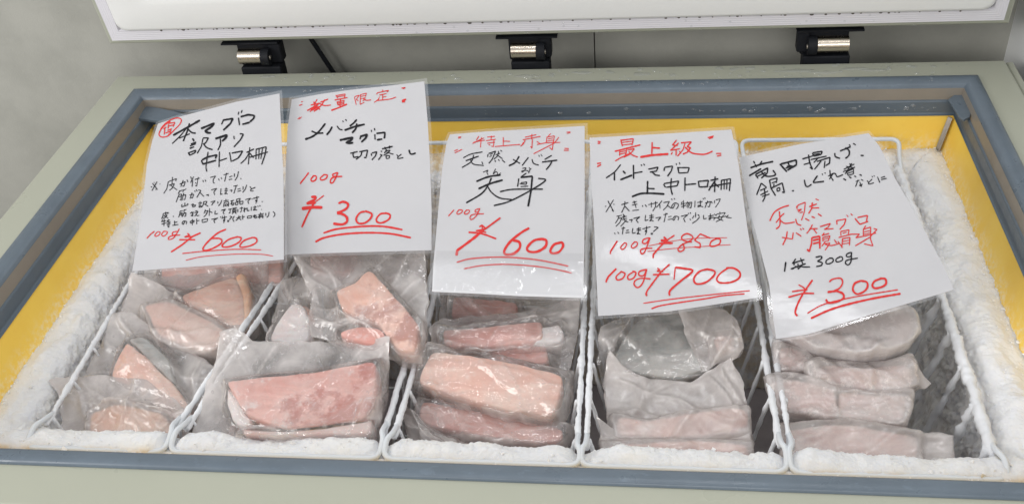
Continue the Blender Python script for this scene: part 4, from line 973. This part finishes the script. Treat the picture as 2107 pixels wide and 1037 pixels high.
sign('middle sheet with huge two character black brushwork and icy crinkles along its bottom',
     (0.2872, -0.0087, 0.0321, 0.0049, 0.4423, 0.0164),
     ([(926, 277), (1000, 271), (1073.6, 267), (1203, 259.5)], [(889, 600), (980, 604), (1072, 609), (1200, 613)], [(926, 277), (919, 293), (910, 347), (903, 420), (892, 540), (889, 600)], [(1203, 259.5), (1203, 410), (1202, 520), (1200, 613)]), 0.022, 0.5,
 [(*C5, 13, '~14:305 375 400 330 535 305/16:335 410 490 355/~13:430 340 400 420 290 490/~12:390 400 430 450 550 466/12:525 420 540 452/12:600 330 595 367/13:605 325 690 295 650 390 608 442/10:625 337 655 325/10:615 362 645 350/11:690 340 742 320/11:725 293 715 350 668 392/11:715 345 772 387/10:745 285 767 300/13:610 438 618 430/12:680 403 690 422/12:720 393 737 412/12:765 398 802 432'
   '/~18:970 355 920 430 845 470/14:895 393 980 442/14:1080 368 1003 467/~13:1120 390 1140 440 1202 462/9:1200 340 1210 362/9:1225 333 1242 356/14:1355 345 1270 395/17:1240 425 1422 402/~17:1360 400 1340 450 1288 517/9:540 545 600 520 585 545 600 577/~9:690 503 660 567 690 540 710 550 718 577 752 552/~9:1005 500 1050 495 1010 542 1000 530 1060 525 1092 547/9:1085 488 1100 510 1078 557/9:1112 498 1090 522'
   '/~22:460 655 600 600 750 577/~24:485 742 620 682 775 637/~19:640 612 600 700 520 800 340 908/~16:590 702 640 782 740 850 885 870/15:1055 555 988 602/15:965 618 950 717/22:985 607 1125 592 1110 760 1075 950/12:990 670 1060 660 1050 692/12:985 715 1077 710/12:975 680 1050 690/~16:740 775 900 747 1252 745/~17:1195 617 1280 642 1100 762 850 890 668 940')],
 [(*C5, 10, '8:245 130 282 124/8:245 143 280 137/10:200 292 242 277/10:205 317 292 274/8:1530 70 1577 68/8:1533 86 1577 77/11:1505 262 1557 266/11:1498 286 1557 286/415 205 520 152 552 140/490 118 460 167/520 130 510 252/428 190 562 165/590 130 682 120/640 113 635 165/575 172 692 155/588 202 682 190/670 160 665 242 638 235/605 215 627 227/780 130 780 232/785 177 862 180/680 241 980 216'
   '/1038 131 1172 100/1120 93 1115 152/1010 162 1222 120/1040 165 1020 210 983 237/1125 150 1120 262 1103 240/1020 190 1000 225/1178 180 1222 212/1342 88 1310 122/1300 123 1290 192/1300 130 1387 115 1370 200/9:1310 152 1370 140/9:1300 177 1370 165/1178 217 1290 196 1457 192/1385 120 1360 282 1328 250/1440 130 1385 200 1260 265 1138 327'),
  (*C6, 10, '217 108 160 172/~265 110 245 140 260 152 295 135 300 110 262 107/~340 115 322 140 340 152 370 135 372 112 336 112/~470 95 435 110 435 130 465 125 480 90/~480 90 450 160 400 205 380 195 390 165 430 152 522 147/18:690 188 520 312/26:520 312 400 410 250 520 243 574/16:475 282 500 262 542 300 440 322/~18:365 335 500 350 648 402/14:440 318 545 336/12:500 260 510 330'
   '/~26:983 292 900 340 790 430 730 520 745 560 825 552 885 495 880 435 815 417/~26:1120 402 1030 420 962 490 980 530 1060 533 1145 482 1155 420 1110 402/~24:1300 440 1235 460 1197 520 1215 548 1280 538 1325 480 1315 440 1285 442/~15:245 640 400 602 700 587 1000 607 1200 640 1380 680/~13:320 706 500 673 750 661 1050 681 1250 712 1412 748')], 1.0)
sign('sheet with a struck out 850 yen price above 700 yen, fourth from the left',
     (0.318, -0.0622, 0.062, 0.2102, 0.4218, 0.0181),
     ([(1213, 284), (1360, 276), (1505, 267)], [(1231, 650), (1373, 641), (1480, 625), (1562, 612)], [(1213, 284), (1216.5, 373), (1223, 470), (1231, 650)], [(1505, 267), (1520, 339), (1538, 470), (1562, 612)]), 0.004, 0.0,
 [(*C7, 13, '~310 340 250 412 170 468/15:250 413 250 492/16:330 400 356 427/17:305 485 420 440/15:430 343 432 477/13:435 422 517 408/10:500 340 512 353/10:525 333 538 349/570 385 665 365 648 402 585 412/600 405 640 440 682 445/725 368 720 402/725 366 802 355 790 400 753 452/9:835 328 840 346/9:865 320 872 339/850 363 862 422/855 370 960 370 945 420/865 422 945 416'
   '/16:565 495 562 622/14:570 567 632 570/~18:415 645 500 616 600 613 725 620/715 525 735 557/720 521 860 496 845 542 740 556/~13:790 468 785 560 800 627/920 463 918 592/925 531 1027 522/1045 495 1055 557/1050 500 1142 490 1130 550/1060 553 1140 549/1160 491 1237 475/1205 453 1200 602/1200 500 1143 587/1205 520 1242 557/1265 485 1262 582/1265 490 1352 475 1340 592/12:1292 488 1290 577/12:1318 483 1315 577/1150 553 1230 535 1357 514'),
  (*C7, 8, '242 673 168 792/190 690 242 783/160 738 173 734/240 714 250 720/188 683 198 700/225 768 242 787/315 721 382 700/350 688 345 740 317 797/350 735 392 782/420 701 462 690/415 726 467 715/435 683 456 752/420 776 482 769/515 725 520 741/540 720 557 741/570 721 662 700/600 698 600 747/640 688 640 740 613 782/702 683 648 747/680 715 682 757/715 701 772 690 745 740 713 772/750 725 792 757/790 663 799 676/815 658 823 671'
   '/~825 715 805 752 793 735 820 705 855 715 850 745 833 762/895 690 883 712/880 721 927 705/905 678 905 757/883 741 932 725/945 690 930 717/935 706 985 696 975 752 960 746/955 705 935 742/970 705 945 752/1015 683 1012 747/1035 701 1087 690/1065 678 1065 735 1040 742 1045 725 1092 742/1090 658 1096 671/1105 653 1113 666/1110 706 1162 690 1150 742 1134 735/1135 683 1108 752/1165 688 1179 706/1200 678 1198 707/1210 676 1255 665 1240 700 1208 747'
   '/270 831 322 820/295 825 280 865 258 897/285 851 320 845 300 890 263 927/330 808 351 831/320 841 367 830/320 862 370 850/~335 813 345 868 382 887/365 865 308 927/390 866 420 860 408 887/430 851 492 835 455 865 477 892/545 818 540 872 572 864/580 826 622 820/580 846 624 838/600 808 600 870 585 876 590 862 622 877/640 846 690 838 663 872/715 816 757 805/740 798 720 887/760 836 792 830/755 862 797 855/~830 835 815 867 803 855 825 830 858 838 853 868/880 831 947 815 905 850 922 887/950 798 956 811/968 793 974 806/965 853 973 867'
   '/1020 793 1020 842/1005 823 988 852/1040 813 1057 829/1060 835 1030 870 988 897/1095 818 1095 855 1127 850/1140 831 1192 820/1160 803 1160 860 1145 862 1150 845 1200 840 1193 867/1195 808 1212 821/1250 788 1252 806/1215 826 1220 810 1302 795 1290 816/1250 818 1230 850 1282 872/1285 818 1260 860 1213 882/1203 846 1312 829/1332 818 1310 840 1362 846/250 985 258 1000/280 978 293 996/315 946 352 938/335 928 325 1002/360 966 387 960/355 986 394 982/~425 943 420 988 452 984/460 951 502 942/460 966 502 960/480 933 478 995 465 1000 468 985 497 1002/515 951 592 930/555 923 555 975 540 978 545 962 558 970 543 1007/600 985 597 1001 612 999 611 985/625 930 667 935 618 977')],
 [(*C7, 11, '90 121 120 125/90 141 117 138/13:85 332 122 324/13:85 361 124 341/1135 86 1192 70/1148 96 1187 82/1213 236 1264 235/1223 260 1264 252/310 103 325 167/315 110 430 95 415 157/10:325 132 415 120/10:325 156 415 145/14:253 216 497 154/300 205 300 257/370 190 350 272/10:300 221 362 210/10:300 242 357 230/256 307 310 275 402 233/380 201 440 190 400 240 338 272/~385 215 420 250 472 270/14:608 128 605 242/16:612 180 682 185/20:495 270 600 252 762 240'
   '/840 108 800 156 852 160/860 135 780 207 872 190/835 195 835 257/800 223 788 247/865 213 882 237/14:880 136 980 126 940 170 972 182 940 225 898 242/920 140 900 200 848 262/~14:920 175 980 228 1060 243 1120 240 1182 214'),
  (*C8, 18, '347 148 280 250 262 285 266 304/~14:430 170 388 220 402 250 440 225 457 182 425 168/~14:550 160 513 205 530 232 575 207 582 167 545 158/~16:725 110 660 130 645 170 690 175 735 108/~16:735 108 680 260 640 302 620 265 640 245 690 235 762 235/16:1025 80 920 150/20:920 150 850 220 772 310 770 352/20:895 100 930 130 860 150 935 150/22:840 178 1005 174/22:860 140 950 140'
   '/~16:1232 160 1170 155 1115 130 1115 90 1175 62 1238 95 1220 140 1110 195 1065 248 1095 274 1140 240 1122 175/16:1450 116 1330 65 1262 140 1330 180 1328 230 1258 217/~18:1530 120 1465 150 1445 200 1480 213 1555 185 1565 130 1505 118/~8:722 206 1000 150 1250 119 1400 113 1647 110/~8:703 273 1000 238 1400 211 1690 192'
   '/21:335 475 240 570 213 625 218 640/~18:395 510 333 570 350 610 410 590 437 535 385 508/~18:540 510 473 560 482 605 540 585 567 525 525 505/~17:690 485 610 510 605 555 660 555 697 480/~17:697 480 650 640 590 700 545 662 562 615 630 590 742 598/18:967 423 860 520/20:860 520 700 735 686 775 696 800/16:820 468 850 490 815 507 892 510/18:768 547 967 541'
   '/14:1035 455 1018 607/~24:1035 460 1140 475 1240 503 1100 620 985 720 962 765 970 795/~22:1420 480 1320 510 1255 590 1282 655 1390 640 1485 565 1498 505 1400 480/~22:1660 468 1570 530 1525 600 1565 643 1690 638 1785 592 1800 525 1730 472 1635 468/~13:655 886 1000 836 1500 780 1917 737/~16:750 950 900 906 1400 830 1600 795 1857 774')])
sign('strongly slanted sheet at the far right, 300 yen for one 300g bag',
     (0.2441, -0.1773, 0.1491, 0.4099, 0.3991, 0.0222),
     ([(1521, 324), (1651, 296), (1787, 274.6)], [(1597, 697), (1661, 688), (1825, 637), (1963, 596)], [(1521, 324), (1540, 424), (1561, 500), (1583, 586), (1592, 660), (1597, 697)], [(1787, 274.6), (1810, 301), (1840, 364), (1880, 434), (1941, 545), (1963, 596)]), 0.006, -1.0,
 [(*C9, 18, '20:195 398 215 432/24:155 490 300 440 462 405/18:215 440 240 482/18:312 398 280 442/24:138 597 300 500/18:220 578 260 632/20:225 578 387 490 380 560 300 627/18:250 602 360 550/~20:300 540 350 592 420 603 490 580 455 520/22:548 438 642 542/24:558 440 767 385 770 450 648 522/20:640 472 702 460/20:655 418 690 492/18:625 495 720 462/18:848 372 992 330/20:930 313 945 420 985 512 948 480/18:865 447 962 420/18:980 293 1010 342/20:985 290 1112 270 1100 310 1010 332/14:1000 312 1082 300/18:958 381 1172 334/16:1060 358 1000 422'
   '/18:1040 406 1217 350 1210 430 1158 462/16:1100 398 1008 512/16:1150 398 1140 492/~20:1280 293 1290 340 1352 365/20:1350 266 1492 209/~20:1420 220 1470 260 1470 320 1423 366/15:1470 178 1490 202/15:1525 163 1562 187/18:1625 325 1667 326/18:300 693 238 852/17:300 693 372 752/16:285 792 372 754/16:288 852 392 798/~18:340 758 350 870 318 942/15:308 842 342 828/16:310 872 412 838/18:410 648 430 760 492 862/18:415 650 512 625 500 692/15:440 692 502 670/18:430 762 580 690 610 822 578 810/16:510 762 512 802 550 792 545 752 510 762/16:708 796 738 794/15:470 700 465 740'
   '/~18:875 648 890 720 920 740 972 708/20:1050 593 1000 665 995 687 1137 670/14:1110 568 1122 584/14:1145 553 1160 566/~16:1215 518 1225 600 1262 662/15:1193 602 1262 560 1208 642/~16:1260 562 1290 570 1315 608 1392 580/15:1390 543 1552 480/15:1400 512 1542 440/14:1480 430 1500 482/14:1510 428 1418 572/14:1440 542 1530 502 1530 570 1460 592 1440 542/12:1458 562 1522 540/18:1395 633 1432 656/18:1470 608 1502 626/18:1540 598 1567 609/16:1610 578 1642 593/12:1430 470 1540 490'
   '/13:1560 672 1612 655/13:1592 648 1558 742/12:1630 643 1662 661/12:1612 678 1642 740 1605 722 1652 708/13:1710 658 1730 682/~13:1780 638 1732 690 1742 706 1802 688/11:1775 598 1786 616/11:1800 590 1812 606/13:1850 608 1882 687/13:1895 622 1952 605/13:1898 647 1972 630'),
  (*C10, 16, '20:347 908 330 1032/472 868 428 932/450 898 450 952/440 922 582 878/530 858 560 932/18:408 997 600 928/500 928 500 992/480 958 428 1002/~520 950 560 970 652 971/560 938 498 1002/~18:720 850 790 838 792 868 742 900/~18:742 900 802 918 790 952 728 966/~16:900 860 855 892 857 930 900 928 940 900 935 865 890 860/~16:1030 842 980 872 982 905 1022 903 1060 880 1050 845 1015 844/~16:1165 785 1112 812 1112 840 1160 838 1172 783/~16:1172 783 1165 900 1130 945 1095 922 1120 885 1252 860')],
 [(*C10, 16, '~17:145 395 200 290 290 230 387 199/14:223 417 290 330 327 298/~17:265 273 275 400 265 460 223 496/~15:280 390 340 425 460 408/12:485 232 500 195 592 160 580 280 543 387/14:490 262 547 245 500 282/12:480 205 490 247/12:520 292 562 280/640 216 737 180/680 163 670 240 633 302/670 232 767 230/13:720 118 762 136/~15:470 368 490 430 542 452/15:590 363 642 391/15:670 338 712 356/15:750 303 797 336'
   '/14:298 600 432 622/365 523 355 600 308 697/14:440 538 430 622/14:475 543 542 587/12:525 488 545 511/12:555 483 577 501/14:682 438 650 500 608 552/14:640 491 747 490/13:690 488 737 552/14:775 466 907 425 880 470 830 502/13:830 501 947 490/985 383 990 442/985 390 1102 370 1080 440 1023 502/12:1110 318 1130 344/12:1160 303 1187 326/1215 363 1277 437/1245 352 1372 325 1360 402/1275 437 1382 400'
   '/20:675 598 670 680 640 780 613 748/22:680 602 772 585 775 742/22:685 640 762 620/22:690 680 767 660/14:830 543 800 582/13:800 576 892 550/13:810 598 815 652/13:815 601 902 580 880 642/11:820 627 882 610/11:830 652 892 640/13:840 658 798 712/13:830 681 902 670 840 762/~14:840 688 920 702 1012 679/14:1035 528 1040 582/14:1035 526 1142 505 1130 562/11:1060 547 1112 535/14:1008 602 1170 560 1272 560 1228 602/14:1060 608 1050 732/14:1060 616 1152 600 1145 702/11:1060 652 1147 635/11:1060 682 1142 670/14:955 628 987 672/13:1000 650 1060 730'
   '/14:1352 453 1318 502/14:1320 498 1320 582/14:1320 502 1412 470 1410 620 1440 707 1328 680/11:1330 532 1402 515/11:1325 562 1402 545/14:1223 606 1350 580 1482 544/14:1450 490 1492 500 1400 600 1218 707'),
  (*C11, 22, '~510 198 430 310/~22:430 310 360 430 312 560 335 612/15:350 253 400 280 427 307/16:275 332 350 320 452 310/18:233 396 400 350 527 352/~17:700 222 740 190 830 180 852 230 820 290 760 320/24:680 338 790 322/~24:780 322 855 355 860 410 780 448 690 458 662 418/~22:1060 207 990 240 970 310 1012 358 1080 340 1132 290 1130 225 1055 207/~24:1290 182 1220 212 1192 260 1222 293 1300 278 1348 240 1338 187 1275 182/~14:450 580 600 492 800 432 1100 372 1485 310/~24:490 637 700 542 900 480 1200 410 1515 355')])

# ------------------------------------------------------------------ water drops
rng = random.Random(11); b = MB(); X3, Y3, Z3 = np.array([1.0, 0, 0]), np.array([0, 1.0, 0]), np.array([0, 0, 1.0])
def rim_drop(x, y, r1, r2, h, z=0.0001, wob=0.25):
    dome(b, (x, y, z), X3, Y3, Z3, r1, r2, h, rng.uniform(-0.5, 0.5) if r1 < 2 * r2 else 0, 12 if r1 > 0.004 else 8, wob, rng)
for i in range(150):
    x = rng.uniform(-0.45, 0.66); y = rng.uniform(0.806, 0.848); r = rng.choice([0.0007, 0.001, 0.0014, 0.002, 0.003]) * rng.uniform(0.8, 1.3)
    rim_drop(x, y, r * rng.uniform(1.0, 1.7), r, r * 0.5)
for px, py, rx, ry in ((1080, 157, 22, 5), (1095, 166, 8, 6), (1200, 150, 24, 4), (1320, 153, 22, 5), (1385, 155, 8, 4), (1420, 167, 30, 3), (1640, 146, 40, 5), (1700, 150, 30, 4), (1760, 142, 34, 4), (1800, 145, 26, 3), (1545, 141, 12, 4), (1510, 143, 10, 4), (1480, 141, 9, 5), (1880, 138, 6, 4), (1255, 149, 10, 4), (1135, 155, 4, 8), (545, 158, 12, 4), (640, 159, 6, 4), (560, 158, 9, 3)):
    p = on_z([(px, py)], 0.0001)[0]; rim_drop(p[0], p[1], rx * 0.00078, ry * 0.0011, 0.0011, wob=0.32)
for i in range(130):                                  # on the blue trim at the back
    x = rng.uniform(-0.5, 0.62); y = DP - rng.uniform(0.003, 0.018); r = rng.choice([0.0006, 0.0009, 0.0013, 0.0022]) * rng.uniform(0.8, 1.2)
    rim_drop(x, y, r * 1.15, r, r * 0.6, 0.0042)
for i in range(60):                                   # along the lower strip
    x = rng.uniform(-0.1, 0.62); r = rng.choice([0.0007, 0.0009, 0.0014, 0.0028]); zz = -0.040 + rng.uniform(0, 0.010)
    dome(b, (x, DP - 0.0300, zz), X3, Z3, -Y3, r * 1.5, r, r * 0.5, 0, 10, 0.2, rng)
for i in range(70):                                   # on the lid gasket
    u = rng.uniform(-0.3, 0.62); w = rng.choice([rng.uniform(0.003, 0.006), rng.uniform(0.008, 0.028)]); r = rng.choice([0.0007, 0.001, 0.0018])
    dome(b, lp(u, w, 0.0086 if w > 0.007 else 0.002), eu, ew, eh, r * 1.2, r, r * 0.6, 0, 8)
tag(b.build('water_drops', M['water']), 'beads and small puddles of condensation on the rim, trim and lid gasket', None, None, 'stuff')

for o in bpy.data.objects:
    if '_o' in o: del o['_o']
